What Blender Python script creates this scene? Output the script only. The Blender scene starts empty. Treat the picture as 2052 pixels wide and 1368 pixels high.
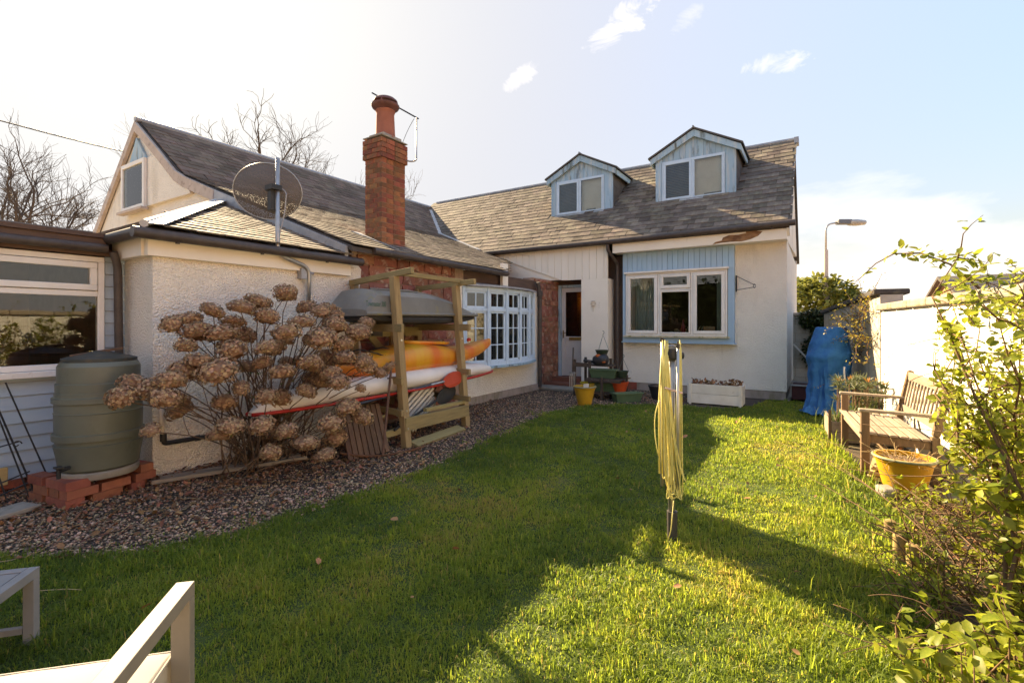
import bpy, math, random
import numpy as np
from mathutils import Vector, Matrix, Euler

random.seed(7); RNG = np.random.default_rng(11)
SC = bpy.context.scene
COL = SC.collection
R = math.radians

# ---------------------------------------------------------------- camera
cam_d = bpy.data.cameras.new('camera'); cam = bpy.data.objects.new('camera', cam_d); COL.objects.link(cam)
cam.location = (0, 0, 1.4); cam.rotation_euler = (R(90), 0, R(32.4))
cam_d.sensor_width = 36; cam_d.lens = 16.98; cam_d.shift_y = -0.0166
cam_d.clip_start = 0.05; cam_d.clip_end = 3000
SC.camera = cam

# ---------------------------------------------------------------- world, sun, exposure
SUN_DIR = Vector((-0.94, 0.34, 0)).normalized(); SUN_EL = R(30.0)
S = Vector((SUN_DIR.x*math.cos(SUN_EL), SUN_DIR.y*math.cos(SUN_EL), math.sin(SUN_EL)))
W = bpy.data.worlds.new('World'); SC.world = W; W.use_nodes = True
wn = W.node_tree; wn.nodes.clear(); L_ = wn.links.new
def wnode(t, **k):
    n = wn.nodes.new(t)
    for a, b in k.items(): setattr(n, a, b)
    return n
sky = wnode('ShaderNodeTexSky', sky_type='NISHITA', sun_disc=False, sun_elevation=SUN_EL,
            sun_rotation=math.atan2(S.x, S.y), air_density=1.0, dust_density=1.6, ozone_density=1.3, altitude=50)
bg = wnode('ShaderNodeBackground'); bg.inputs['Strength'].default_value = 0.15
wo = wnode('ShaderNodeOutputWorld')
tc = wnode('ShaderNodeTexCoord')
nrm = wnode('ShaderNodeVectorMath', operation='NORMALIZE'); L_(tc.outputs['Generated'], nrm.inputs[0])
def wmath(op, a, b=None, c=None, clamp=False):
    n = wnode('ShaderNodeMath', operation=op, use_clamp=clamp)
    for i, x in enumerate((a, b, c)):
        if x is None: continue
        if isinstance(x, (int, float)): n.inputs[i].default_value = x
        else: L_(x, n.inputs[i])
    return n.outputs[0]
def wdot(vec):
    n = wnode('ShaderNodeVectorMath', operation='DOT_PRODUCT'); L_(nrm.outputs[0], n.inputs[0]); n.inputs[1].default_value = vec
    return n.outputs['Value']
def wnoise(scale, st=(1, 1, 1), det=6, dist=0.6, rough=.6):
    mp = wnode('ShaderNodeMapping'); mp.inputs['Scale'].default_value = st; L_(nrm.outputs[0], mp.inputs[0])
    n = wnode('ShaderNodeTexNoise'); n.inputs['Scale'].default_value = scale; n.inputs['Detail'].default_value = det
    n.inputs['Roughness'].default_value = rough; n.inputs['Distortion'].default_value = dist
    L_(mp.outputs[0], n.inputs['Vector']); return n.outputs['Fac']
SKY_A, SKY_B = 1.42, .40
FW = Vector((-.536, .844, 0)); RT = Vector((.844, .536, 0)); UP = Vector((0, 0, 1))
wisp = wnoise(11, (1, 1, 1.6), det=9, dist=1.0, rough=.66)
mask = None
for (t, u, A, B, tilt, gain) in ((.235, .635, .105, .034, 42, 1.0), (.02, .512, .055, .018, 35, .7),
                                 (.545, .538, .080, .020, 4, .75), (.345, .615, .050, .018, 40, .35)):
    c = (FW + RT*t + UP*u).normalized()
    e1 = (RT - c*RT.dot(c)).normalized(); e2 = c.cross(e1); e2 = e2 if e2.z > 0 else -e2
    ca, sa = math.cos(R(tilt)), math.sin(R(tilt)); f1 = e1*ca + e2*sa; f2 = e2*ca - e1*sa
    a = wmath('DIVIDE', wdot(f1), A); b = wmath('DIVIDE', wdot(f2), B)
    r2 = wmath('ADD', wmath('MULTIPLY', a, a), wmath('MULTIPLY', b, b))
    front = wmath('GREATER_THAN', wdot(c), .3)
    m = wmath('MULTIPLY', wmath('MULTIPLY', wmath('SUBTRACT', wmath('MULTIPLY_ADD', wisp, 4.6, -1.65), r2, clamp=True), front), gain, clamp=True)
    mask = m if mask is None else wmath('MAXIMUM', mask, m)
sz = wnode('ShaderNodeSeparateXYZ'); L_(nrm.outputs[0], sz.inputs[0])
bankn = wnoise(3.2, (1, 1, 2.2), det=7, dist=.3)
top = wmath('MULTIPLY_ADD', bankn, .42, -.02)
bank = wmath('MULTIPLY', wmath('SUBTRACT', top, sz.outputs['Z'], clamp=True), 9.0, clamp=True)
bank = wmath('MULTIPLY', bank, .8)
mask = wmath('MAXIMUM', mask, bank)
hsv = wnode('ShaderNodeHueSaturation'); hsv.inputs['Saturation'].default_value = 1.2; hsv.inputs['Value'].default_value = 1.0
L_(sky.outputs[0], hsv.inputs['Color'])
lum = wnode('ShaderNodeRGBToBW'); L_(hsv.outputs[0], lum.inputs[0])
comp = wmath('DIVIDE', SKY_A, wmath('ADD', lum.outputs[0], SKY_B))        # thin haze evens out the sky's brightness
sclv = wnode('ShaderNodeVectorMath', operation='SCALE'); L_(hsv.outputs[0], sclv.inputs[0]); L_(comp, sclv.inputs['Scale'])
tn = wnode('ShaderNodeVectorMath', operation='MULTIPLY'); L_(sclv.outputs[0], tn.inputs[0]); tn.inputs[1].default_value = (1.03, .90, .93)
gl = wmath('POWER', wmath('MULTIPLY_ADD', wdot(S), 1.25, -.25, clamp=True), 1.0)                  # forward scattering of thin haze round the sun
gmix = wnode('ShaderNodeMix', data_type='RGBA'); L_(gl, gmix.inputs['Factor']); L_(tn.outputs[0], gmix.inputs['A']); gmix.inputs['B'].default_value = (.80, 1.03, 1.50, 1)
gl2 = wmath('POWER', wmath('MAXIMUM', wdot(S), 0), 12)
gmix2 = wnode('ShaderNodeMix', data_type='RGBA'); L_(gl2, gmix2.inputs['Factor']); L_(gmix.outputs['Result'], gmix2.inputs['A']); gmix2.inputs['B'].default_value = (1.30, 1.48, 1.80, 1)
mixc = wnode('ShaderNodeMix', data_type='RGBA'); L_(mask, mixc.inputs['Factor']); L_(gmix2.outputs['Result'], mixc.inputs['A'])
mixc.inputs['B'].default_value = (1.55, 1.72, 2.15, 1)
L_(mixc.outputs['Result'], bg.inputs['Color']); L_(bg.outputs[0], wo.inputs['Surface'])

sun_d = bpy.data.lights.new('sun', 'SUN'); sun = bpy.data.objects.new('sun', sun_d); COL.objects.link(sun)
sun_d.energy = 3.8; sun_d.angle = R(0.53); sun_d.color = (1.0, .90, .74)
sun.rotation_euler = S.to_track_quat('Z', 'Y').to_euler(); sun.location = (0, 0, 20)
SC.view_settings.view_transform = 'Standard'; SC.view_settings.look = 'None'
SC.view_settings.exposure = 2.38; SC.view_settings.gamma = 1; SC.view_settings.use_curve_mapping = False
SC.view_settings.use_white_balance = True; SC.view_settings.white_balance_temperature = 9300
SC.cycles.max_bounces = 8; SC.cycles.transparent_max_bounces = 24; SC.cycles.use_denoising = True
SC.cycles.sample_clamp_indirect = 8

# ---------------------------------------------------------------- materials
def hx(h):
    h = h.lstrip('#'); v = [int(h[i:i+2], 16)/255 for i in (0, 2, 4)]
    return tuple((x/12.92 if x <= .04045 else ((x+.055)/1.055)**2.4) for x in v)
MATS = {}
def M(name, c1, c2=None, sc=6, rough=.75, bump=0, bsc=None, st=(1, 1, 1), det=6, spec=.35, metal=0, tint=0, obj=0,
      dirt=None, trans=0, lo=.35, hi=.65, bdist=.01, bst=None, coat=0, vor=False):
    """noise between two colours, optional dirt layer, bump, per-piece tint and translucency"""
    if name in MATS: return MATS[name]
    m = bpy.data.materials.new(name); m.use_nodes = True; nt = m.node_tree; N = nt.nodes; l = nt.links.new
    b = N['Principled BSDF']; out = N['Material Output']
    tcn = N.new('ShaderNodeTexCoord'); mp = N.new('ShaderNodeMapping'); mp.inputs['Scale'].default_value = st
    l(tcn.outputs['Object'], mp.inputs[0])
    c2 = c2 or tuple(x*.75 for x in c1)
    nz = N.new('ShaderNodeTexNoise'); nz.inputs['Scale'].default_value = sc; nz.inputs['Detail'].default_value = det
    nz.inputs['Roughness'].default_value = .62; l(mp.outputs[0], nz.inputs['Vector'])
    rp = N.new('ShaderNodeValToRGB'); e = rp.color_ramp.elements
    e[0].position = lo; e[0].color = (*c1, 1); e[1].position = hi; e[1].color = (*c2, 1); l(nz.outputs['Fac'], rp.inputs[0])
    col = rp.outputs['Color']
    for dd in (dirt if isinstance(dirt, list) else [dirt] if dirt else []):
        dc, ds, dlo, dhi, dst = dd
        mp2 = N.new('ShaderNodeMapping'); mp2.inputs['Scale'].default_value = dst; l(tcn.outputs['Object'], mp2.inputs[0])
        n2 = N.new('ShaderNodeTexNoise'); n2.inputs['Scale'].default_value = ds; n2.inputs['Detail'].default_value = 8
        n2.inputs['Roughness'].default_value = .68; l(mp2.outputs[0], n2.inputs['Vector'])
        r2 = N.new('ShaderNodeMapRange'); r2.inputs['From Min'].default_value = dlo; r2.inputs['From Max'].default_value = dhi
        l(n2.outputs['Fac'], r2.inputs['Value'])
        mx = N.new('ShaderNodeMix'); mx.data_type = 'RGBA'; l(r2.outputs[0], mx.inputs['Factor']); l(col, mx.inputs['A'])
        mx.inputs['B'].default_value = (*dc, 1); col = mx.outputs['Result']
    if tint or obj:
        hs = N.new('ShaderNodeHueSaturation'); l(col, hs.inputs['Color'])
        if tint:
            at = N.new('ShaderNodeAttribute'); at.attribute_name = 'tint'; src = at.outputs['Fac']
        else:
            oi = N.new('ShaderNodeObjectInfo'); src = oi.outputs['Random']
        amp = tint or obj
        mr = N.new('ShaderNodeMapRange'); mr.inputs['To Min'].default_value = 1-amp; mr.inputs['To Max'].default_value = 1+amp
        l(src, mr.inputs['Value']); l(mr.outputs[0], hs.inputs['Value'])
        wn_ = N.new('ShaderNodeTexWhiteNoise'); wn_.noise_dimensions = '1D'; l(src, wn_.inputs['W'])
        mr2 = N.new('ShaderNodeMapRange'); mr2.inputs['To Min'].default_value = .5-.05*amp; mr2.inputs['To Max'].default_value = .5+.05*amp
        l(wn_.outputs['Value'], mr2.inputs['Value']); l(mr2.outputs[0], hs.inputs['Hue'])
        col = hs.outputs['Color']
    l(col, b.inputs['Base Color'])
    b.inputs['Roughness'].default_value = rough; b.inputs['Specular IOR Level'].default_value = spec
    b.inputs['Metallic'].default_value = metal; b.inputs['Coat Weight'].default_value = coat
    if bump:
        mp3 = N.new('ShaderNodeMapping'); mp3.inputs['Scale'].default_value = bst or st; l(tcn.outputs['Object'], mp3.inputs[0])
        if vor:
            n3 = N.new('ShaderNodeTexVoronoi'); n3.inputs['Scale'].default_value = bsc or sc*4; h = n3.outputs['Distance']
        else:
            n3 = N.new('ShaderNodeTexNoise'); n3.inputs['Scale'].default_value = bsc or sc*4; n3.inputs['Detail'].default_value = 5
            h = n3.outputs['Fac']
        l(mp3.outputs[0], n3.inputs['Vector'])
        bp = N.new('ShaderNodeBump'); bp.inputs['Strength'].default_value = bump; bp.inputs['Distance'].default_value = bdist
        if vor: bp.invert = True
        l(h, bp.inputs['Height']); l(bp.outputs[0], b.inputs['Normal'])
    if trans:
        tr = N.new('ShaderNodeBsdfTranslucent'); l(col, tr.inputs['Color'])
        ms = N.new('ShaderNodeMixShader'); ms.inputs[0].default_value = trans
        l(b.outputs[0], ms.inputs[1]); l(tr.outputs[0], ms.inputs[2]); l(ms.outputs[0], out.inputs['Surface'])
    MATS[name] = m; return m

def glass_mat(name, tintc=(.9, .93, .92), refl=1.0):
    m = bpy.data.materials.new(name); m.use_nodes = True; nt = m.node_tree; N = nt.nodes; l = nt.links.new
    N.remove(N['Principled BSDF']); out = N['Material Output']
    t = N.new('ShaderNodeBsdfTransparent'); t.inputs[0].default_value = (*tintc, 1)
    g = N.new('ShaderNodeBsdfGlossy'); g.inputs['Roughness'].default_value = .01; g.inputs[0].default_value = (.95*refl,)*3 + (1,)
    fr = N.new('ShaderNodeFresnel'); fr.inputs['IOR'].default_value = 1.5
    tcn = N.new('ShaderNodeTexCoord'); nz = N.new('ShaderNodeTexNoise'); nz.inputs['Scale'].default_value = 2.5
    l(tcn.outputs['Object'], nz.inputs['Vector'])
    bp = N.new('ShaderNodeBump'); bp.inputs['Strength'].default_value = .04; bp.inputs['Distance'].default_value = .02; l(nz.outputs['Fac'], bp.inputs['Height']); l(bp.outputs[0], g.inputs['Normal'])
    mx = N.new('ShaderNodeMixShader'); l(fr.outputs[0], mx.inputs[0]); l(t.outputs[0], mx.inputs[1]); l(g.outputs[0], mx.inputs[2])
    l(mx.outputs[0], out.inputs['Surface']); return m
GLASS = glass_mat('window_glass')

# ---------------------------------------------------------------- geometry helpers
class MB:
    def __init__(s): s.v = []; s.f = []
    def add(s, vs, fs):
        n = len(s.v); s.v += [tuple(p) for p in vs]; s.f += [tuple(i+n for i in f) for f in fs]; return s
    def box(s, x0, y0, z0, x1, y1, z1):
        return s.add([(x0,y0,z0),(x1,y0,z0),(x1,y1,z0),(x0,y1,z0),(x0,y0,z1),(x1,y0,z1),(x1,y1,z1),(x0,y1,z1)],
                     [(3,2,1,0),(4,5,6,7),(0,1,5,4),(1,2,6,5),(2,3,7,6),(3,0,4,7)])
    def obox(s, c, ax, ay, az):
        c = Vector(c); ax, ay, az = Vector(ax), Vector(ay), Vector(az)
        vs = [c + ax*i + ay*j + az*k for k in (-1, 1) for (i, j) in ((-1,-1),(1,-1),(1,1),(-1,1))]
        return s.add(vs, [(3,2,1,0),(4,5,6,7),(0,1,5,4),(1,2,6,5),(2,3,7,6),(3,0,4,7)])
    def beam(s, p, q, w, h, up=(0, 0, 1)):
        p, q = Vector(p), Vector(q); d = (q-p); a = d.normalized(); u = Vector(up)
        sd = a.cross(u)
        if sd.length < 1e-4: sd = a.cross(Vector((1, 0, 0)))
        sd.normalize(); u = sd.cross(a)
        return s.obox((p+q)/2, d/2, sd*w/2, u*h/2)
    def tube(s, pts, r, n=8, cap=True):
        pts = [Vector(p) for p in pts]; k = len(pts); rs = r if isinstance(r, (list, tuple)) else [r]*k
        prev = None; rings = []
        for i, p in enumerate(pts):
            d = (pts[min(i+1, k-1)] - pts[max(i-1, 0)])
            if d.length < 1e-9: d = Vector((0, 0, 1))
            d.normalize()
            if prev is None:
                a = d.cross(Vector((0, 0, 1)));
                if a.length < .05: a = d.cross(Vector((1, 0, 0)))
            else: a = prev - d*prev.dot(d)
            a.normalize(); prev = a; b = d.cross(a)
            rings.append([p + (a*math.cos(2*math.pi*j/n) + b*math.sin(2*math.pi*j/n))*rs[i] for j in range(n)])
        vs = [v for g in rings for v in g]; fs = []
        for i in range(k-1):
            for j in range(n):
                j2 = (j+1) % n; fs.append((i*n+j, i*n+j2, (i+1)*n+j2, (i+1)*n+j))
        if cap: fs += [tuple(range(n))[::-1], tuple((k-1)*n+j for j in range(n))]
        return s.add(vs, fs)
    def lathe(s, prof, c=(0, 0, 0), n=24, sx=1, sy=1):
        vs = []; fs = []; k = len(prof)
        for (r, z) in prof:
            vs += [(c[0]+math.cos(2*math.pi*j/n)*r*sx, c[1]+math.sin(2*math.pi*j/n)*r*sy, c[2]+z) for j in range(n)]
        for i in range(k-1):
            for j in range(n):
                j2 = (j+1) % n; fs.append((i*n+j, i*n+j2, (i+1)*n+j2, (i+1)*n+j))
        fs += [tuple(range(n))[::-1], tuple((k-1)*n+j for j in range(n))]
        return s.add(vs, fs)
    def prism(s, pts, vec):
        n = len(pts); v = Vector(vec); a = [Vector(p) for p in pts]; b = [p+v for p in a]
        return s.add(a+b, [tuple(range(n))[::-1], tuple(range(n, 2*n))] + [(i, (i+1) % n, n+(i+1) % n, n+i) for i in range(n)])
    def frame(s, x0, x1, z0, z1, y0, y1, w):
        """rectangular frame in the XZ plane"""
        s.box(x0, y0, z0, x1, y1, z0+w); s.box(x0, y0, z1-w, x1, y1, z1)
        s.box(x0, y0, z0+w, x0+w, y1, z1-w); s.box(x1-w, y0, z0+w, x1, y1, z1-w); return s
    def mesh(s, name, smooth=False):
        me = bpy.data.meshes.new(name); me.from_pydata(s.v, [], s.f); me.validate()
        if smooth: me.polygons.foreach_set('use_smooth', [True]*len(me.polygons))
        return me
    def build(s, name, mat, parent=None, smooth=False, bevel=0, kind=None, label=None, auto=None, sub=0):
        me = s.mesh(name, smooth); me.materials.append(mat)
        if auto is not None: shade_auto(me, auto)
        return link(name, me, parent, bevel, kind, label, sub)
def shade_auto(me, ang):
    me.polygons.foreach_set('use_smooth', [True]*len(me.polygons))
    me.set_sharp_from_angle(angle=R(ang))
def link(name, me, parent=None, bevel=0, kind=None, label=None, sub=0):
    o = bpy.data.objects.new(name, me); COL.objects.link(o)
    if parent is not None: adopt(o, parent)
    if bevel:
        b = o.modifiers.new('bevel', 'BEVEL'); b.width = bevel; b.segments = 2; b.limit_method = 'ANGLE'; b.angle_limit = R(40)
    if sub:
        b = o.modifiers.new('sub', 'SUBSURF'); b.levels = sub; b.render_levels = sub
    if kind: o['kind'] = kind
    if label: o['label'] = label
    return o
WORLD = {}
def world_loc(o):
    l = Vector(o.location)
    while o.parent: l = l + o.matrix_parent_inverse.translation; o = o.parent; l = l + o.location
    return l
def adopt(o, parent):
    o.parent = parent; o.matrix_parent_inverse = Matrix.Translation(-world_loc(parent))
def tag(o, label, cat, group=None, kind=None):
    o['label'] = label; o['category'] = cat
    if group: o['group'] = group
    if kind: o['kind'] = kind
    return o
def thing(name, label, cat, loc=(0, 0, 0), group=None):
    o = bpy.data.objects.new(name, None); COL.objects.link(o); o.location = loc; o.empty_display_size = .1
    return tag(o, label, cat, group)
def struct(name, mb, mat):
    o = mb.build(name, mat); o['kind'] = 'structure'; return o
def np_mesh(name, V, F, mat, tint=None, smooth=False):
    """mesh from arrays; F is (m,3) or (m,4)"""
    me = bpy.data.meshes.new(name); nv, (nf, k) = len(V), F.shape
    me.vertices.add(nv); me.vertices.foreach_set('co', np.ascontiguousarray(V, dtype=np.float32).ravel())
    me.loops.add(nf*k); me.loops.foreach_set('vertex_index', np.ascontiguousarray(F, dtype=np.int32).ravel())
    me.polygons.add(nf); me.polygons.foreach_set('loop_start', np.arange(0, nf*k, k, dtype=np.int32))
    if smooth: me.polygons.foreach_set('use_smooth', np.ones(nf, dtype=bool))
    if tint is not None:
        a = me.attributes.new('tint', 'FLOAT', 'POINT'); a.data.foreach_set('value', np.ascontiguousarray(tint, dtype=np.float32))
    me.update(calc_edges=True); me.materials.append(mat); return me
def tint_mesh(me, val):
    a = me.attributes.new('tint', 'FLOAT', 'POINT'); a.data.foreach_set('value', [val]*len(me.vertices))
def scatter(tv, tf, pos, rot, scale):
    """copies of a template: pos (n,3), rot (n,3,3), scale (n,) or (n,3)"""
    n = len(pos); sc = scale[:, None, None] if scale.ndim == 1 else scale[:, None, :]
    V = np.einsum('nij,nkj->nki', rot, tv[None]*sc) + pos[:, None, :]
    F = tf[None] + (np.arange(n)*len(tv))[:, None, None]
    return V.reshape(-1, 3), F.reshape(-1, tf.shape[1])
def rot_np(ax, ay, az):
    cx, sx, cy, sy, cz, sz_ = np.cos(ax), np.sin(ax), np.cos(ay), np.sin(ay), np.cos(az), np.sin(az)
    z = np.zeros_like(cx); o = z+1
    Rx = np.stack([o, z, z, z, cx, -sx, z, sx, cx], -1).reshape(-1, 3, 3)
    Ry = np.stack([cy, z, sy, z, o, z, -sy, z, cy], -1).reshape(-1, 3, 3)
    Rz = np.stack([cz, -sz_, z, sz_, cz, z, z, z, o], -1).reshape(-1, 3, 3)
    return Rz @ Ry @ Rx
def bez(p0, p1, p2, n=8):
    p0, p1, p2 = Vector(p0), Vector(p1), Vector(p2)
    return [p0*(1-t)**2 + p1*2*t*(1-t) + p2*t*t for t in [i/n for i in range(n+1)]]
def fillet(pts, r=.08, n=5):
    pts = [Vector(p) for p in pts]; out = [pts[0]]
    for i in range(1, len(pts)-1):
        a, b, c = pts[i-1], pts[i], pts[i+1]; k = min(r, (a-b).length/2, (c-b).length/2)
        out += bez(b+(a-b).normalized()*k, b, b+(c-b).normalized()*k, n)
    return out + [pts[-1]]
def cast(o, parent, name=None, matrix=None):
    """a copy of an object (sharing its mesh) as child of parent"""
    c = o.copy(); COL.objects.link(c); c.parent = None
    return c

# ---------------------------------------------------------------- palette
render_w = M('white_pebbledash', (.90, .82, .70), (.85, .765, .645), sc=3, rough=.95, bump=1.0, bsc=58, vor=True, bdist=.016, spec=.15,
             dirt=[((.55, .49, .39), 1.6, .56, .84, (1, 1, .30)), ((.60, .53, .42), 3.5, .60, .90, (1, 1, .14)), ((.42, .38, .28), 6, .68, .86, (1, 1, .22)), ((.30, .27, .20), 38, .72, .82, (1, 1, 1))])
smooth_w = M('cream_paint', (.87, .795, .675), (.82, .735, .61), sc=2, rough=.7, bump=.15, bsc=40, spec=.3,
             dirt=((.47, .43, .30), 5, .63, .86, (1, 1, .5)))
boards_w = M('cream_boards', (.87, .79, .665), (.82, .735, .61), sc=2.2, rough=.6, st=(1, 1, .2), obj=.03, bump=.12, bsc=30, bst=(6, 6, .3),
             dirt=((.46, .40, .29), 7, .67, .85, (1, 1, .25)))
pvc = M('white_frame', (.78, .74, .68), (.72, .67, .60), sc=4, rough=.45, dirt=((.36, .31, .22), 13, .64, .84, (1, 1, 1)))
blue_w = M('weathered_blue_paint', (.285, .43, .52), (.34, .47, .545), sc=3, rough=.75, st=(1, 1, .15), obj=.10, bump=.3, bsc=25, bst=(8, 8, .4),
           dirt=[((.50, .53, .51), 14, .50, .68, (1, 1, .13)), ((.10, .11, .085), 7, .54, .68, (1, 1, .2))])
blue_p = M('pale_blue_paint', (.30, .455, .57), (.345, .49, .595), sc=2, rough=.6, st=(1, 1, .2), obj=.06, bump=.12, bsc=20, bst=(6, 6, .4),
           dirt=((.27, .33, .35), 6, .66, .85, (1, 1, .2)))
blue_h = M('grey_blue_cladding', (.36, .46, .54), (.41, .50, .565), sc=3, rough=.65, st=(1, .15, 1), obj=.05, bump=.2, bsc=20, bst=(4, .4, 4),
           dirt=((.21, .24, .26), 8, .62, .8, (1, .5, 1)))
blue_win = M('light_blue_window_paint', (.56, .68, .77), (.49, .61, .70), sc=6, rough=.55, dirt=((.3, .33, .32), 12, .63, .8, (1, 1, 1)))
mortar = M('mortar', (.40, .27, .19), (.30, .20, .15), sc=20, rough=.95, bump=.5, bsc=60)
stone_m = M('red_sandstone', (.33, .135, .085), (.24, .095, .062), sc=5, rough=.95, obj=.28, bump=.75, bsc=16, bdist=.03,
            dirt=[((.50, .36, .27), 6, .54, .66, (1, 1, 1)), ((.14, .075, .055), 9, .56, .78, (1, 1, 1))])
brick_m = M('red_brick', (.33, .105, .048), (.235, .075, .04), sc=9, rough=.9, obj=.32, bump=.5, bsc=50,
            dirt=[((.105, .085, .045), 4, .50, .72, (1, 1, 1)), ((.15, .16, .05), 6, .60, .76, (1, 1, 1))])
brick_n = M('new_red_brick', (.34, .115, .062), (.25, .085, .05), sc=9, rough=.85, obj=.22, bump=.4, bsc=60, dirt=((.16, .09, .05), 7, .6, .8, (1, 1, 1)))
slate_m = M('old_slate', (.175, .138, .110), (.112, .090, .073), sc=5, rough=.8, tint=.34, bump=.5, bsc=22, spec=.12, bdist=.012,
            dirt=[((.26, .215, .15), 3.1, .52, .72, (1, 1, 1)), ((.26, .235, .055), 1.9, .66, .76, (1, 1, 1))])
slate_r = M('reddish_slate', (.205, .140, .102), (.14, .098, .074), sc=5, rough=.85, tint=.28, bump=.4, bsc=22, spec=.1, dirt=((.10, .115, .08), 1.2, .58, .74, (1, .6, 1)))
slate_d = M('old_slate_deck', (.085, .07, .06), (.06, .05, .045), sc=5, rough=.8)
lead = M('lead', (.30, .30, .31), (.42, .41, .40), sc=6, rough=.5, metal=.2, bump=.25, bsc=14, dirt=((.12, .11, .10), 9, .6, .8, (1, 1, 1)))
lead_w = M('white_flashing', (.52, .51, .50), (.44, .43, .41), sc=6, rough=.45, dirt=((.3, .27, .22), 9, .6, .8, (1, 1, 1)))
barge_m = M('old_bargeboard_paint', (.52, .42, .35), (.43, .345, .285), sc=5, rough=.8, bump=.3, bsc=30, dirt=((.16, .10, .08), 9, .55, .75, (1, 1, 1)))
gutter_m = M('dark_brown_plastic', (.055, .040, .034), (.085, .066, .055), sc=8, rough=.5, dirt=((.13, .12, .10), 12, .6, .8, (1, 1, 1)))
brown_w = M('brown_timber', (.125, .072, .048), (.085, .05, .036), sc=6, st=(6, .6, 6), rough=.7, bump=.3)
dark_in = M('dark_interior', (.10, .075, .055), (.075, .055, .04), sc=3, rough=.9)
conc = M('concrete', (.34, .30, .245), (.25, .22, .18), sc=7, rough=.95, bump=.4, bsc=40, dirt=((.12, .13, .07), 5, .58, .75, (1, 1, 1)))
tile_m = M('red_floor_tile', (.24, .085, .05), (.18, .065, .04), sc=9, rough=.7)
plinth_m = M('plinth_paint', (.40, .31, .255), (.30, .24, .20), sc=5, rough=.95, bump=.4, bsc=30, dirt=((.20, .17, .09), 5, .5, .7, (1, 1, .5)))
metal_g = M('galvanised_steel', (.45, .44, .42), (.36, .35, .34), sc=14, rough=.42, metal=.75)
black_m = M('black_plastic', (.022, .022, .022), (.035, .033, .03), sc=10, rough=.5)
terr = M('terracotta', (.36, .125, .075), (.29, .10, .06), sc=6, rough=.85, dirt=((.15, .10, .07), 8, .6, .8, (1, 1, 1)))
rotten = M('rotten_timber', (.36, .19, .09), (.15, .07, .04), sc=16, rough=1, st=(.4, 1, 1), bump=1, bsc=30, bdist=.03)

# ---------------------------------------------------------------- ground
soil = M('ground_soil', (.085, .062, .042), (.055, .04, .03), sc=9, rough=1, bump=.6, bsc=40, dirt=((.10, .09, .04), 2, .5, .7, (1, 1, 1)))
pave = M('pale_bounce_ground', (.40, .34, .26), (.30, .26, .20), sc=.8, rough=1, bump=.4, bsc=40)  # made pale so the unseen ground bounces sunlight onto the facades
struct('ground', MB().add([(-400, -400, -.016), (400, -400, -.016), (400, 400, -.016), (-400, 400, -.016)], [(0, 1, 2, 3)]), pave)
struct('flower_bed', MB().add([(.1, 1.0, -.008), (1.5, .9, -.008), (.45, 10.4, -.008), (-.1, 10.4, -.008)], [(0, 1, 2, 3)]), soil)
EDGE = [(-5.6, .15), (-4.6, .45), (-4.17, .8), (-3.55, 1.25), (-3.30, 1.7), (-3.3, 2.2), (-3.2, 2.8), (-3.24, 3.9), (-3.38, 5.0), (-3.5, 5.8),
        (-3.62, 6.8), (-3.45, 7.6), (-3.0, 8.2), (-2.2, 8.55), (-1.3, 8.7), (-.95, 9.2), (-.8, 10.1)]
lawn_poly = EDGE + [(.15, 10.1), (.15, 8.0), (.12, 7.1), (.25, 6.3), (.42, 5.3), (.55, 4.4), (.55, 3.4), (.5, 2.6), (.45, 1.2), (1.2, -3), (-5.6, -3)]
turf = M('lawn_turf', (.052, .078, .014), (.034, .052, .011), sc=5, rough=1, bump=.8, bsc=60, dirt=((.11, .10, .03), 2.2, .52, .72, (1, 1, 1)))
struct('lawn', MB().add([(x, y, 0) for x, y in lawn_poly], [tuple(range(len(lawn_poly)))]), turf)
gbase = M('gravel_bed', (.10, .072, .055), (.065, .047, .037), sc=14, rough=1, bump=1, bsc=70, bdist=.02)
gp = [(x+.12, y) for x, y in EDGE] + [(-.8, 10.2), (-3.6, 10.2), (-3.7, 9.3), (-5.1, 9.3), (-5.2, 1.9), (-5.8, 1.9), (-5.8, 0)]
struct('gravel_path', MB().add([(x, y, -.004) for x, y in gp], [tuple(range(len(gp)))]), gbase)

# ---------------------------------------------------------------- cottage
cot = thing('cottage', 'white rendered cottage with slate roofs, blue dormers and a brick chimney', 'house', (-5.1, 10.2, 0))
ZR = lambda x: 2.38 + .367*(-4.92-x) if x > -9.36 else 4.01 + .735*(-9.36-x)      # left wing roof surface, z by x
# walls of the left wing
MB().box(-5.45, 1.96, .0, -5.12, 4.2, 2.24).box(-5.74, 1.96, 0, -5.45, 2.25, 2.24).build('wall', render_w, cot, label='white pebbledash wall of the low extension')
MB().box(-5.45, 4.2, 0, -5.145, 6.55, 2.42).build('wall', mortar, cot, label='red sandstone rubble wall behind the storage rack')
stone_wall = COL.objects[-1]
w2 = MB().box(-5.45, 6.55, 0, -5.12, 9.12, .62).box(-5.45, 6.3, .62, -5.12, 6.53, 2.1).box(-5.45, 8.93, .62, -5.12, 9.12, 2.1)
w2.build('wall', render_w, cot, label='white rendered wall below the bow window')
MB().box(-5.44, 6.552, 2.1, -5.16, 9.12, 2.34).build('wall', brown_w, cot, label='dark brown timber above the bow window')
MB().box(-5.5, 9.12, 0, -5.24, 10.3, 2.42).build('wall', mortar, cot, label='red sandstone reveal inside the porch')
porch_stone = COL.objects[-1]
MB().box(-5.12, 6.6, 0, -5.075, 9.1, .13).build('plinth', plinth_m, cot)
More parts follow.
